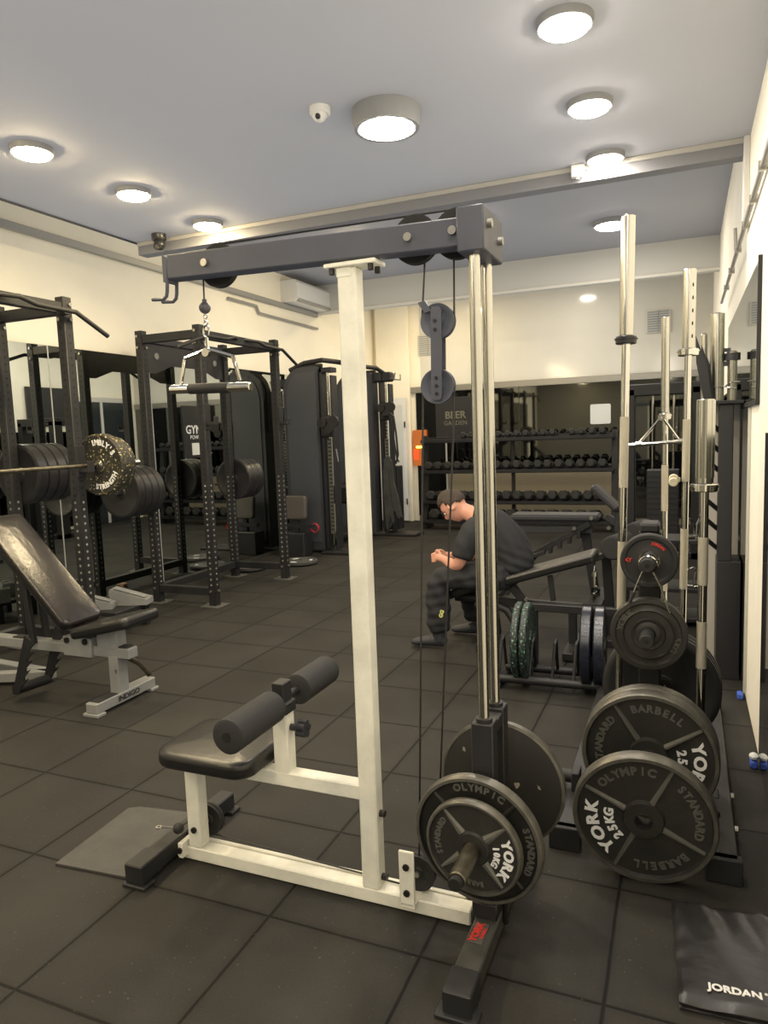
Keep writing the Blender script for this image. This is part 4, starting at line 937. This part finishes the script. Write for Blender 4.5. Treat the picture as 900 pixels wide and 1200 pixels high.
# ------------------------------------------------------------ silver bench in the left foreground (axis along X)
BY = 3.1
t = thing('adjustable_bench', 'silver framed bench with worn black vinyl back rest at the left edge', 'weight bench', (-3.3, BY, 0))
b = W(t); b.bb(-3.06, -2.98, 2.875, 3.355, .016, .075, .005); b.bb(-3.075, -2.965, 2.865, 2.93, 0, .018, .003); b.bb(-3.075, -2.965, 3.3, 3.365, 0, .018, .003); b.bb(-3.055, -2.985, 2.9, 3.05, .0745, .078, k=1); b.obj('front_foot', [grey_m, rubber_m], t)
b = W(t); b.bb(-2.98, -2.978, 3.03, 3.22, .02, .07, k=2); b.text('INDIGO', .042, (-2.977, 3.125, .045), (0,1,0), (0,0,1), .03, .002, k=1, sx=1.15); b.obj('name_plate', [grey_m, sign_m, grey_m], t, 'small raised name plate')
b = W(t); b.bb(-3.055, -2.985, 3.06, 3.14, .07, .29, .004); b.text('F', .035, (-3.0, 3.0585, .2), (1,0,0), (0,0,1), 0, .001, k=1); b.obj('front_upright', [grey_m, sign_m], t)
b = W(t); b.beam((-4.5, BY, .3), (-2.9, BY, .31), .075, .06, .004); b.bb(-3.02, -2.92, BY-.03, BY+.03, .34, .348, .002, 1); b.bb(-3.82, -3.7, BY-.03, BY+.03, .334, .342, .002, 1); b.obj('main_beam', [grey_m, rubber_m], t)
b = W(t); b.bb(-3.38, -3.16, BY-.055, BY+.055, .27, .385, .004)
for x in (-3.34, -3.2): b.cyl((x, BY-.056, .365), (x, BY-.066, .365), .018, n=10, k=1)
b.bb(-3.13, -2.98, BY-.04, BY+.04, .33, .44, .004); b.obj('pivot_bracket', [grey_m, bolt_dk], t)
b = W(t); b.pad((-3.03, BY+.01, .47), (.44, .3, .065), .04, .024, Matrix.Rotation(R_(-13), 3, 'Y'), kside=1); b.obj('seat_pad', [vinyl_m, vinyl_side], t)
ba = math.atan2(.52, .58)
ba = R_(44.5); cx, cz = -3.57, .765; Lb = .88
b = W(t); b.pad((cx, BY, cz), (Lb, .3, .07), .05, .024, Matrix.Rotation(ba, 3, 'Y'), kside=1, crown=.006); b.obj('back_pad', [vinyl_g, vinyl_side], t)
b = W(t); b.beam((-3.25, BY, .4), (-3.85, BY, .99), .05, .04, .003); b.beam((-3.66, BY-.05, .78), (-3.62, BY-.05, .32), .03, .04, .003); b.beam((-3.66, BY+.05, .78), (-3.62, BY+.05, .32), .03, .04, .003); b.obj('back_support', [rack_m], t)
# toothed adjustment ladder
b = W(t)
for y in (BY-.2, BY+.02):
    p = [(0, 0), (.05, -.02)]
    for q in range(5): p += [(.05+.012+q*.0, -.05-q*.055), (.09, -.035-q*.055), (.055, -.085-q*.055)]
    p += [(.04, -.36), (-.01, -.36)]
    b.prism([(x-.13*(-z)/.36, z) for x, z in p], (-3.5, y, .42), (1,0,0), (0,0,1), .012)
b.tube([(-3.63, BY-.2, .08), (-3.6, BY+.02, .08)], .03, 10); b.obj('adjustment_ladder', [rack_m], t)
b = W(t); b.tube([(-2.955, 3.1, .28), (-2.94, 3.18, .22), (-2.95, 3.27, .12)], .016, 10); b.obj('kick_lever', [oldsteel_m], t)
b = W(t); b.bb(-4.5, -4.44, 2.88, 3.33, .016, .075, .005); b.bb(-4.505, -4.435, 3.05, 3.15, .07, .32, .004); b.obj('rear_foot', [grey_m], t)
t = thing('floor_frame', 'silver floor frame lying under the bench at the left edge', 'frame', (-4.1, 3.2, 0))
b = W(t); b.beam((-4.4, 2.95, .05), (-3.72, 3.25, .05), .07, .06, .004); b.beam((-4.4, 3.3, .05), (-3.72, 3.25, .05), .07, .06, .004); b.obj('frame_tube', [grey_m], t)
# small light coloured block on top of bench/plyo box at left
t = thing('chain_clip', 'black wall hanger with chrome chain link at the left edge', 'hanger', (-4.0, 3.4, 1.0))
b = MB(); b.tube([(0,0,.06), (.01,0,0), (.03,0,-.02), (.05,0,.01)], .01, 8); b.obj('hook', [rack_m], t); b = MB(); b.ring([(-.003, .012), (-.003, .02), (.003, .02), (.003, .012)], (.03, 0, -.04), (0,1,0), 14); b.obj('link', [chrome_m], t)
bpy.data.objects.remove(bpy.data.objects['hook']); bpy.data.objects.remove(bpy.data.objects['link']); bpy.data.objects.remove(t)

# ------------------------------------------------------------ bench the man sits on
MY = 4.8
t = thing('incline_bench', 'black incline bench that the seated person is sitting on', 'weight bench', (-1.0, MY, 0))
b = W(t); p0, p1 = V((-1.28, MY, .43)), V((-.53, MY, .665)); an = math.atan2(p1.z-p0.z, p1.x-p0.x)
b.pad((p0+p1)/2, ((p1-p0).length, .27, .06), .03, .018, Matrix.Rotation(-an, 3, 'Y'), kside=1); b.obj('back_pad', [mat('vinyl_top', (62,60,57), .35, bump=.2, bscale=60), vinyl_side], t)
b = W(t); b.pad((-1.46, MY, .385), (.3, .25, .06), .03, .018, Matrix.Rotation(R_(-20), 3, 'Y'), kside=1); b.obj('seat_pad', [vinyl_m, vinyl_side], t)
b = W(t); b.tube([(-1.5, MY, .33), (-1.3, MY, .33), (-1.22, MY, .3), (-1.2, MY, .1), (-1.26, MY, .05)], .03, 10)
b.beam((-1.3, MY, .32), (-.62, MY, .3), .05, .06, .004); b.obj('frame', [rack_m], t)
b = W(t); b.tube([(-1.34, MY-.05, .29), (-1.24, MY-.05, .32), (-1.12, MY-.05, .27), (-1.05, MY-.05, .16), (-1.03, MY-.05, .05)], .028, 10); b.obj('curved_leg', [rack_m], t)
b = W(t); b.beam((-1.08, MY-.05, .44), (-.98, MY-.05, .3), .05, .05, .004); b.beam((-.82, MY-.08, .53), (-.8, MY-.08, .36), .02, .035, .002); b.cyl((-.98, MY-.09, .36), (-.98, MY-.075, .36), .013, n=8, k=1); b.obj('back_strut', [rack_m, bolt_m], t)
b = W(t); b.bb(-1.3, -1.23, MY-.22, MY+.22, .01, .06, .004); b.obj('front_foot', [rack_m], t)
b = W(t); b.bb(-.72, -.65, MY-.25, MY+.25, .01, .06, .004); b.bb(-.71, -.66, MY-.03, MY+.03, .05, .32, .004); b.obj('rear_foot', [rack_m], t)
# ------------------------------------------------------------ low horizontal plate rack with bumpers
t = thing('bumper_plate_rack', 'low black floor rack with triangular dividers for bumper plates', 'plate rack', (-.68, 4.1, 0))
b = W(t); b.tube([(-1.02, 3.98, .06), (-.36, 4.0, .06)], .024, 14); b.obj('front_tube', [rack_m], t)
b = W(t); b.tube([(-1.0, 4.2, .06), (-.36, 4.22, .06)], .024, 14); b.obj('rear_tube', [rack_m], t)
for x in (-1.0, -.82, -.69, -.57, -.43):
    b = W(t); b.tube([(x, 3.99, .06), (x+.005, 4.08, .26), (x+.005, 4.12, .27), (x, 4.2, .06)], .0095, 8); b.obj('divider', [rack_m], t)
b = W(t); b.bb(-1.03, -.98, 3.95, 4.26, .0, .035, .004); b.obj('end_foot', [rack_m], t); b = W(t); b.bb(-.4, -.35, 3.95, 4.26, .0, .035, .004); b.obj('end_foot', [rack_m], t)
for i, (x, m, lab) in enumerate(((-.895, spk_grn, 'black bumper plate flecked green, leftmost in the low floor rack'), (-.845, spk_grn, 'green flecked bumper plate, second from left in the low floor rack'), (-.505, rubber_b, 'blue black bumper plate, third from left in the low floor rack'), (-.435, rubber_b, 'blue black bumper plate, rightmost in the low floor rack'))):
    bumper('bumper_plate', lab, .45, .045 if i < 2 else .06, (x, 4.1, .262), (0, 0, A9+R_(3)), m, 'bumper plates standing in the low floor rack')
# long low frame behind (flat bench cross member)
t = thing('flat_bench_frame', 'long black floor beam of a stand behind the bumper plates', 'bench frame', (-.6, 4.45, 0))
b = W(t); b.beam((-.9, 4.47, .375), (-.25, 4.47, .37), .045, .05, .004); b.obj('beam', [rack_m], t)
for x in (-.88, -.27): b = W(t); b.bb(x-.02, x+.02, 4.43, 4.51, 0, .36, .003); b.obj('leg', [rack_m], t)

# ------------------------------------------------------------ multi bench / roller bench further back
t = thing('decline_bench', 'black decline bench with foam rollers standing between the person and the dumbbell rack', 'weight bench', (-1.1, 6.3, 0))
b = W(t); b.beam((-1.42, 6.3, .73), (-.66, 6.3, .73), .26, .06, .02); b.beam((-1.55, 6.25, .62), (-.72, 6.25, .63), .06, .06, .004); b.obj('flat_pad', [mat('bench_pad_dark', (42,42,44), .4)], t)
b = W(t); b.beam((-.72, 6.3, 1.0), (-.5, 6.22, .8), .12, .06, .02); b.beam((-.62, 6.3, .74), (-.45, 6.25, .64), .06, .06, .01); b.beam((-.52, 6.26, .86), (-.52, 6.26, .6), .05, .05, .01); b.obj('back_pad', [mat('bench_pad_dark', (42,42,44), .4)], t)
b = W(t); b.beam((-1.2, 6.15, .42), (-.74, 6.2, .69), .04, .05, .004)
b.beam((-1.32, 6.1, .37), (-1.1, 6.12, .45), .12, .03, .004); b.beam((-1.18, 6.15, .42), (-1.45, 6.15, .05), .04, .04, .004)
for q in range(4): b.bb(-1.08+q*.08, -1.05+q*.08, 6.14, 6.2, .43+q*.045, .49+q*.045, .002)
b.beam((-.8, 6.3, .66), (-.7, 6.3, .03), .07, .07, .004); b.beam((-1.52, 6.3, .66), (-1.56, 6.3, .03), .06, .06, .004); b.bb(-.75, -.62, 5.95, 6.65, 0, .05, .004); b.bb(-1.62, -1.52, 6.0, 6.6, 0, .05, .004)
for x, z in ((-.72, .74), (-.86, .65), (-.58, .66)): b.cyl((x, 6.13, z), (x, 6.16, z), .016, n=8, k=1)
b.obj('frame', [rack_m, bolt_m], t)
t = thing('leg_roller_bench', 'black bench with large foam rollers behind the top plate of the tree', 'weight bench', (-.4, 5.1, 0))
for x, y, z, L in ((-.44, 5.0, .7, .28), (-.33, 5.3, .75, .3)):
    b = W(t); b.lathe([(0,.03), (0, .07), (.01, .08), (L-.01, .08), (L, .07), (L, .03)], (x, y-L/2, z), (.25,1,0), 28, cap=True); b.obj('foam_roller', [foam_m], t)
b = W(t); b.beam((-.52, 5.1, .62), (-.1, 5.15, .66), .05, .05, .004); b.beam((-.5, 5.1, .6), (-.46, 5.1, .03), .06, .06, .004); b.beam((-.68, 5.0, .56), (-.4, 5.05, .66), .05, .04, .004); b.bb(-.62, -.3, 4.95, 5.3, 0, .05, .004)
b.cyl((-.56, 4.97, .62), (-.56, 4.955, .62), .014, n=8, k=1); b.obj('frame', [rack_m, bolt_m], t)
# chrome clamp hanging low near the bench
t = thing('chrome_clamp', 'small chrome clamp and pin hanging below the incline bench head', 'clamp', (-.53, 4.66, .5))
b = MB(); b.cyl((0,0,.05), (0,0,.08), .022, n=14); b.cyl((0,0,-.03), (0,0,.05), .01, n=10); b.ring([(-.012, .014), (-.012, .026), (.012, .026), (.012, .014)], (.01, 0, -.04), (.3,1,.2), 16); b.cyl((0,0,-.12), (0,0,-.06), .012, n=10); b.tube([(0,0,.08), (.0,.05,.13)], .006, 6); b.obj('clamp_body', [chrome_m], t)
# low two shelf cabinet with bars
t = thing('storage_shelf', 'low black open shelf unit behind the standing bars', 'shelf unit', (-.1, 5.8, 0))
for z in (.04, .26, .62): b = W(t); b.bb(-.42, .25, 5.6, 5.95, z, z+.03, .003); b.obj('shelf_board', [rack_m], t)
for x in (-.42, .25):
    for y in (5.62, 5.93): b = W(t); b.bb(x-.018, x+.018, y-.018, y+.018, 0, .66, .002); b.obj('shelf_post', [rack_m], t)
for i, (x, z) in enumerate(((.06, .29), (.12, .29), (.03, .65), (.1, .65))):
    t = thing('grip_handle', f'chrome bent cable handle on the {"lower" if z < .5 else "upper"} board of the low shelf, the {"left" if i % 2 == 0 else "right"} one', 'cable attachment', (x, 5.68, z+.012), (0, 0, .4*i))
    b = MB(); b.tube([(-.06, 0, 0), (-.05, 0, .1), (.0, 0, .14), (.05, 0, .1), (.06, 0, 0)], .008, 8); b.tube([(-.06, 0, 0), (.06, 0, 0)], .011, 8); b.obj('frame', [chrome_m], t)
# tall dark cabinet / handle rack at right wall with curved prongs
t = thing('attachment_rack', 'tall dark upright rack with curved prongs against the right wall', 'storage rack', (.2, 4.6, 0))
b = W(t); b.bb(.175, .25, 4.5, 4.62, .7, 1.6, .004); b.obj('side_panel', [shroud_d], t)
b = W(t); b.bb(.06, .3, 4.48, 4.8, 1.6, 1.62, .003); b.obj('top_shelf', [rack_m], t)
for q in range(7):
    b = W(t); z = 1.5-q*.115; b.tube([(.18, 4.6, z-.05), (.15, 4.57, z-.02), (.11, 4.53, z+.02), (.085, 4.5, z+.045)], .014, 8); b.obj('prong', [rack_m], t)
b = W(t); b.bb(.09, .3, 4.76, 4.79, .0, 1.6, .003); b.obj('back_panel', [mat('pale_backing', (170,164,150), .7)], t)
b = W(t); b.bb(.175, .3, 4.5, 4.76, 0, .7, .003); b.obj('base_block', [shroud_d], t)
t = thing('foam_roller_bar', 'small cream ringed roller knob clipped on the slotted barbell', 'roller', (-.045, 3.3, 1.255))
b = MB(); 
for q in range(2): b.lathe([(0,.008), (0,.016), (.018,.02), (.026,.014)], (0, -.05+q*.03, q*.012), (0,1,0), 16, k=0)
b.cyl((0,-.05,0), (0,.02,.01), .009, n=10); b.box((.012,.012,.006), (.03,.02,.02), .003); b.obj('rollers', [mat('cream_roller', (190,180,150), .5)], t)
# black fan of leaning boards on the shelf top at right
for i, (x, lean, h) in enumerate(((.088, -9, .38), (.1, -7, .33), (.108, -4, .27))):
    t = thing('training_paddle', f'dark pointed paddle leaning on top of the wall rack, {["left", "middle", "right"][i]} of the three', 'paddle', (x+.02, 4.52+.06*i, 1.621), (0, R_(lean), 0), group='dark paddles on the wall rack')
    b = MB(); b.prism([(-.012, 0), (.03, 0), (.034, h*.5), (.0, h), (-.02, h*.6)], (0, .01, 0), (1,0,0), (0,0,1), .02); b.obj('blade', [rack_m], t)
def tube_(name, label, x, y, r, h, cat='bar'):
    t = thing(name, label, cat, (x, y, 1.62)); b = MB(); b.cyl((0,0,0), (0,0,h), r, n=24, bev=.004); b.obj('tube', [steel_m], t)
    b = MB(); b.cyl((0,0,h-.004), (0,0,h+.002), r*.7, n=20); b.obj('end_cap', [bolt_dk], t); return t
t = tube_('steel_tube', 'thick steel tube standing on the wall rack shelf with a wire clip around it', .165, 4.62, .038, .5)
t = tube_('steel_tube', 'slim pale steel tube standing on the wall rack shelf left of the thick one', .098, 4.7, .018, .4)
t = tube_('steel_tube', 'short steel tube beside the mirror with a black clamp on top', .245, 4.62, .026, .28)
t = thing('wire_clip', 'thin wire spring clip around the thick steel tube on the shelf', 'collar clip', (.165, 4.62, 1.7))
b = MB(); b.tube([(.041*cos(R_(a)), .041*sin(R_(a)), .002) for a in range(0, 340, 20)], .004, 6); b.tube([(.04, -.01, .002), (.075, -.03, .025), (.12, -.03, .025)], .004, 6); b.tube([(.04, -.02, .002), (.065, -.04, -.006), (.1, -.04, -.01)], .004, 6); b.obj('spring', [chrome_m], t)
t = thing('bar_clamp', 'black quick clamp collar on the short tube beside the mirror', 'collar clip', (.245, 4.62, 1.87))
b = MB(); b.ring([(-.02, .027), (-.02, .042), (.02, .042), (.02, .027)], (0,0,0), (0,0,1), 24); b.bb(-.075, -.03, -.02, .02, .03, .05, .003); b.bb(-.075, -.025, -.02, .02, -.05, -.025, .004); b.bb(-.03, -.01, -.02, .02, -.05, .05, .003); b.obj('clamp_body', [plastic_d], t)
# low seat and red band by the cable machine
t = thing('row_seat', 'low black seat with a brown grey upright pad beside the cable machine', 'bench', (-4.55, 7.85, 0))
b = W(t); b.pad((-4.55, 7.85, .62), (.34, .3, .07), .04, .02, Matrix.Rotation(R_(84), 3, 'X')); b.obj('upright_pad', [mat('pad_brown', (74,68,62), .5)], t)
b = W(t); b.bb(-4.75, -4.3, 7.84, 7.9, .36, .41, .004); b.bb(-4.58, -4.52, 7.86, 7.92, .0, .7, .004); b.bb(-4.75, -4.4, 7.78, 8.0, .0, .3, .01); b.obj('seat_frame', [shroud_d], t)
t = thing('exercise_band', 'small red loop band hanging by the foot of the near cable tower', 'band', (-4.3, 7.9, .36))
b = MB(); b.ring([(-.012, .05), (-.012, .058), (.012, .058), (.012, .05)], (0,0,0), (0,1,0), 24); b.obj('loop', [mat('band_red', (190,40,55), .5)], t)
# tall dark cross trainer cabinet seen beyond, at the back right
t = thing('machine_tower', 'dark weight machine tower standing at the back right corner', 'gym machine', (-.25, 8.6, 0))
b = W(t); b.bb(-.62, -.52, 8.5, 8.7, 0, 1.9, .01); b.bb(.06, .16, 8.5, 8.7, 0, 1.9, .01); b.bb(-.62, .16, 8.5, 8.7, 1.82, 1.95, .01); b.bb(-.62, .16, 8.5, 8.8, 0, .08, .01); b.obj('frame', [rack_m], t)
b = W(t); b.bb(-.4, -.06, 8.52, 8.7, .1, 1.0, .01)
for q in range(14): b.bb(-.405, -.055, 8.512, 8.52, .14+q*.06, .146+q*.06, k=1)
b.obj('weight_stack', [shroud_d, rack_m], t)
for x in (-.34, -.12): b = W(t); b.cyl((x, 8.6, 1.0), (x, 8.6, 1.85), .014, n=10); b.obj('guide_rod', [steel_m], t)
# ------------------------------------------------------------ seated person
def skinned(name, verts, edges, root=0, sub=2):
    """verts: (x,y,z,r) or (x,y,z,rx,ry)"""
    me = bpy.data.meshes.new(name); me.from_pydata([v[:3] for v in verts], edges, []); me.update()
    o = bpy.data.objects.new(name, me); COL.objects.link(o)
    sm = o.modifiers.new('s', 'SKIN'); sm.use_smooth_shade = True; sm.branch_smoothing = .6
    sd = o.modifiers.new('d', 'SUBSURF'); sd.levels = sub; sd.render_levels = sub
    if not me.skin_vertices:
        bm = bmesh.new(); bm.from_mesh(me); bm.verts.layers.skin.verify(); bm.to_mesh(me); bm.free()
    for i, v in enumerate(verts):
        sv = me.skin_vertices[0].data[i]; sv.radius = (v[3], v[4] if len(v) > 4 else v[3]); sv.use_root = (i == root)
    dg = bpy.context.evaluated_depsgraph_get(); m2 = bpy.data.meshes.new_from_object(o.evaluated_get(dg))
    vs = [v.co.copy() for v in m2.vertices]; fs = [tuple(p.vertices) for p in m2.polygons]
    bpy.data.objects.remove(o)
    return vs, fs
def chain(*ids): return [(ids[i], ids[i+1]) for i in range(len(ids)-1)]
def fuse(name, parts, mats, parent, voxel=.008, smooth=4, disp=None):
    b = MB()
    for vs, fs in parts: b.add(vs, fs, True)
    o = b.obj(name, mats, None)
    md = o.modifiers.new('r', 'REMESH'); md.mode = 'VOXEL'; md.voxel_size = voxel; md.use_smooth_shade = True
    s = o.modifiers.new('sm', 'SMOOTH'); s.factor = .5; s.iterations = smooth
    dg = bpy.context.evaluated_depsgraph_get(); me = bpy.data.meshes.new_from_object(o.evaluated_get(dg))
    if disp:
        for v in me.vertices: v.co = disp(v.co.copy(), v.normal)
    for p in me.polygons: p.use_smooth = True
    me.materials.clear()
    for m in mats: me.materials.append(m)
    old = o.data; o.modifiers.clear(); o.data = me; bpy.data.meshes.remove(old)
    o.name = name; o.parent = parent
    return o
px, py = -1.12, 4.8
man = thing('person', 'person in black t-shirt and dark trousers sitting bent forward on the incline bench', 'person', (px, py, 0))
def Lc(p): return (p[0]-px, p[1]-py)+tuple(p[2:])
# head (local frame then rotated): face looks to -X before tilt
def head_mesh():
    b = MB(); vs = []; fs = []; n, m = 36, 28
    for j in range(m+1):
        ph = pi*j/m
        for i in range(n):
            th = 2*pi*i/n; x = cos(th)*sin(ph); y = sin(th)*sin(ph); z = cos(ph)     # face toward +x here
            X, Y, Z = x*.096, y*.077, z*.118
            if z < 0: # jaw
                X = X*(1-.12*(-z)) + .016*(-z)*(1 if x > 0 else .2); Y *= 1-.3*(-z)**1.5
            if x < 0 and z < -.1: X *= 1+.35*z*(-x)
            if x > 0: X *= .94
            g = lambda cy, cz, s: math.exp(-(((Y-cy)/s)**2+((Z-cz)/s)**2))
            if x > 0:
                X += .024*math.exp(-((Y/.012)**2))*math.exp(-(((Z+.022)/.02)**2)) + .01*math.exp(-((Y/.009)**2))*math.exp(-(((Z+.002)/.022)**2))
                for e in (-1, 1): X -= .011*g(e*.031, .006, .017)
                X += .006*math.exp(-(((Z-.03)/.012)**2))*(abs(Y) < .05)
                X += .006*math.exp(-((Y/.024)**2))*math.exp(-(((Z+.06)/.008)**2)) - .004*math.exp(-((Y/.026)**2))*math.exp(-(((Z+.066)/.003)**2)) + .006*math.exp(-((Y/.02)**2))*math.exp(-(((Z+.073)/.006)**2))
                X += .01*math.exp(-((Y/.022)**2))*math.exp(-(((Z+.1)/.014)**2))
            vs.append((X, Y, Z))
    for j in range(m):
        for i in range(n):
            i2 = (i+1) % n; fs.append((j*n+i, (j+1)*n+i, (j+1)*n+i2, j*n+i2))
    return vs, fs
hc = V(Lc((-1.498, 4.8, .985)))
# face direction: forward (-X) and down
pit = R_(50)
Rh = Matrix.Rotation(pi, 4, 'Z') @ Matrix.Rotation(pit, 4, 'Y')
HM = Matrix.Translation(hc) @ Rh
hv, hf = head_mesh(); head = ([HM @ V(v) for v in hv], hf)
eb = MB(HM)
for s in (-1, 1):
    eb.lathe([(-.006, .012), (0, .026), (.006, .03), (.011, .024), (.008, .012)], (-.004, s*.074, -.004), (-.25, s, 0), 16, cap=True)
ears = (eb.v, eb.f)
Z0 = 4.8
def arm(s):
    sh = (-1.315, Z0+s*.185, .86, .056); el = (-1.395, Z0+s*.225, .62, .043); e2 = (-1.43, Z0+s*.205, .59, .045)
    wr = (-1.555, Z0+s*.075, .612, .028); hd = (-1.6, Z0+s*.05, .62, .03, .022)
    v = [Lc(p) for p in (sh, (-1.36, Z0+s*.215, .735, .05), el, e2, (-1.49, Z0+s*.14, .6, .04), wr, hd, (-1.63, Z0+s*.03, .616, .03, .018))]
    return skinned('arm', v, chain(0,1,2,3,4,5,6,7))
def fingers(s):
    out = []
    for q in range(4):
        y = Z0+s*(.03+.0); z = .643-q*.018; l = (1, 1.08, 1.0, .82)[q]
        v = [Lc(p) for p in ((-1.62, Z0+s*.045, z, .0095), (-1.655, Z0+s*.035, z-.004, .009), (-1.655-.014*l, Z0+s*.008, z-.012, .0085), (-1.64-.004*l, Z0-s*.02*l, z-.016, .0075))]
        out.append(skinned('f', v, chain(0,1,2,3), 0, 1))
    v = [Lc(p) for p in ((-1.585, Z0+s*.045, .64, .011), (-1.61, Z0+s*.025, .66, .01), (-1.645, Z0+s*.01, .662, .0085))]
    out.append(skinned('f', v, chain(0,1,2), 0, 1))
    return out
neck = skinned('neck', [Lc(p) for p in ((-1.30, Z0, .885, .075), (-1.37, Z0, .925, .062), (-1.435, Z0, .955, .057), (-1.475, Z0, .975, .055))], chain(0,1,2,3))
torso_core = skinned('core', [Lc(p) for p in ((-1.1, Z0, .53, .1), (-1.14, Z0, .7, .1), (-1.24, Z0, .83, .09), (-1.32, Z0, .88, .07), (-1.3, Z0-.17, .86, .045), (-1.3, Z0+.17, .86, .045))], chain(0,1,2,3)+[(3,4),(3,5)])
legs_core = []
for s in (-1, 1):
    legs_core.append(skinned('lc', [Lc(p) for p in ((-1.1, Z0+s*.06, .5, .08), (-1.35, Z0+s*.13, .5, .05), (-1.55+(.05 if s > 0 else 0), Z0+s*.17, .48, .035), (-1.58+(.17 if s > 0 else 0), Z0+s*.18, .12, .028))], chain(0,1,2,3)))
body_parts = [head, ears, neck, torso_core] + legs_core
for s in (-1, 1): body_parts.append(arm(s)); body_parts += fingers(s)
body = fuse('body', body_parts, [skin_m], man, .0065, 2)
# hair cap
b = MB(HM); vs = []; fs = []
hv2 = [V(v) for v in hv]; keep = []
for j, v in enumerate(hv2):
    keep.append(v.z > .052 or (v.x < .02 and v.z > -.005+max(0, v.x)*1.5) or (v.x < -.045 and v.z > -.035))
sel = [f for f in hf if all(keep[i] for i in f)]; used = sorted({i for f in sel for i in f}); mp = {i: k for k, i in enumerate(used)}
b.add([V((v.x*1.045, v.y*1.05, v.z*1.045)) for v in (hv2[i] for i in used)], [tuple(mp[i] for i in f) for f in sel], True)
hair = b.obj('hair', [hair_m], man); sd = hair.modifiers.new('s', 'SOLIDIFY'); sd.thickness = .006; sd.offset = 1
# eyebrows / eyes
b = MB(HM)
for s in (-1, 1): b.sphere((.079, s*.031, .004), .0125, 12, 0, (.6,1,.6)); b.sphere((.0855, s*.031, .003), .005, 8, 1, (.5,1,1))
b.obj('eyes', [mat('eye_white', (200,195,188), .3), hole_d], man)
b = MB(HM)
for s in (-1, 1): b.tube([(.092, s*.014, .026), (.092, s*.03, .031), (.083, s*.048, .026)], .0035, 6)
b.obj('eyebrows', [hair_m], man)
# t-shirt
def wr(co, n):
    f = .5+.5*sin(co.z*95+co.x*40+3*sin(co.y*18)); low = max(0, min(1, (.78-co.z)/.2))
    return co + n*(.009*f*low*(1 if co.x > -.15 else .3)) + n*.0025*sin(co.x*60+co.y*45+co.z*30)
tor = skinned('tor', [Lc(p) for p in ((-1.085, Z0, .5, .15, .125), (-1.085, Z0, .6, .165, .125), (-1.11, Z0, .7, .165, .125), (-1.18, Z0, .79, .165, .12), (-1.265, Z0, .855, .16, .105), (-1.33, Z0, .9, .1, .075), (-1.385, Z0, .928, .064, .062))], chain(0,1,2,3,4,5,6))
sl = []
for s in (-1, 1):
    sl.append(skinned('sl', [Lc(p) for p in ((-1.24, Z0+s*.1, .86, .09), (-1.31, Z0+s*.175, .86, .09), (-1.345, Z0+s*.205, .77, .085), (-1.38, Z0+s*.22, .665, .08), (-1.385, Z0+s*.222, .645, .078))], chain(0,1,2,3,4)))
shirt = fuse('t_shirt', [tor]+sl, [shirt_m], man, .009, 3, wr)
def wt(co, n): return co + n*.004*sin(co.x*50+co.z*38+co.y*20) + n*.003*sin(co.z*90-co.x*20)
tr = []
tr.append(skinned('hip', [Lc(p) for p in ((-1.07, Z0, .50, .155, .11), (-1.13, Z0, .50, .155, .11), (-1.19, Z0, .5, .15, .1))], chain(0,1,2)))
for s in (-1, 1):
    if s < 0: pts = ((-1.1, Z0-.075, .5, .11), (-1.33, Z0-.13, .515, .108), (-1.53, Z0-.165, .51, .098), (-1.575, Z0-.17, .46, .096), (-1.575, Z0-.175, .34, .094), (-1.57, Z0-.18, .2, .09), (-1.57, Z0-.18, .1, .084))
    else: pts = ((-1.1, Z0+.075, .5, .11), (-1.33, Z0+.15, .49, .1), (-1.47, Z0+.19, .48, .092), (-1.5, Z0+.2, .44, .09), (-1.46, Z0+.2, .3, .088), (-1.42, Z0+.2, .16, .084), (-1.41, Z0+.2, .1, .08))
    tr.append(skinned('tl', [Lc(p) for p in pts], chain(*range(len(pts)))))
trousers = fuse('trousers', tr, [trouser_m], man, .009, 3, wt)
b = MB(); b.text('GG', .036, Lc((-1.52, Z0-.268, .27)), (.3, 0, 1), (-1, 0, .3), .05, .004); b.obj('trouser_print', [mat('print_yellow', (186,186,110), .6)], man)
for s, x0 in ((-1, -1.57), (1, -1.39)):
    y = Z0+s*(.18 if s < 0 else .2)
    pts = ((x0+.06, y, .055, .038, .042), (x0, y, .06, .042, .05), (x0-.08, y, .05, .043, .04), (x0-.16, y, .038, .044, .03), (x0-.215, y, .032, .036, .022))
    vs, fs = skinned('shoe', [Lc(p) for p in pts], chain(0,1,2,3,4))
    vs = [V((v.x, v.y, max(v.z, .004))) for v in vs]
    b = MB(); b.add(vs, fs, True); b.cyl(Lc((x0+.005, y, .06)), Lc((x0-.005, y, .14)), .045, .05, n=20); b.obj('shoe', [shoe_m], man)
# ------------------------------------------------------------ world and view
w = bpy.data.worlds.new('world'); scene.world = w; w.use_nodes = True
w.node_tree.nodes['Background'].inputs[0].default_value = (.5,.52,.55,1); w.node_tree.nodes['Background'].inputs[1].default_value = .3
scene.view_settings.view_transform = 'Standard'
scene.view_settings.look = 'None'
scene.view_settings.exposure = EXPOSURE
scene.view_settings.gamma = GAMMA
scene.cycles.use_denoising = True
scene.cycles.max_bounces = 10; scene.cycles.diffuse_bounces = 6; scene.cycles.glossy_bounces = 6
scene.cycles.sample_clamp_indirect = 6
scene.cycles.caustics_reflective = False; scene.cycles.caustics_refractive = False

w.node_tree.nodes['Background'].inputs[0].default_value = (.95,.96,1.0,1); w.node_tree.nodes['Background'].inputs[1].default_value = 1
scene.cycles.use_fast_gi = True
scene.cycles.fast_gi_method = 'ADD'
w.light_settings.ao_factor = AOF
w.light_settings.distance = 1.2
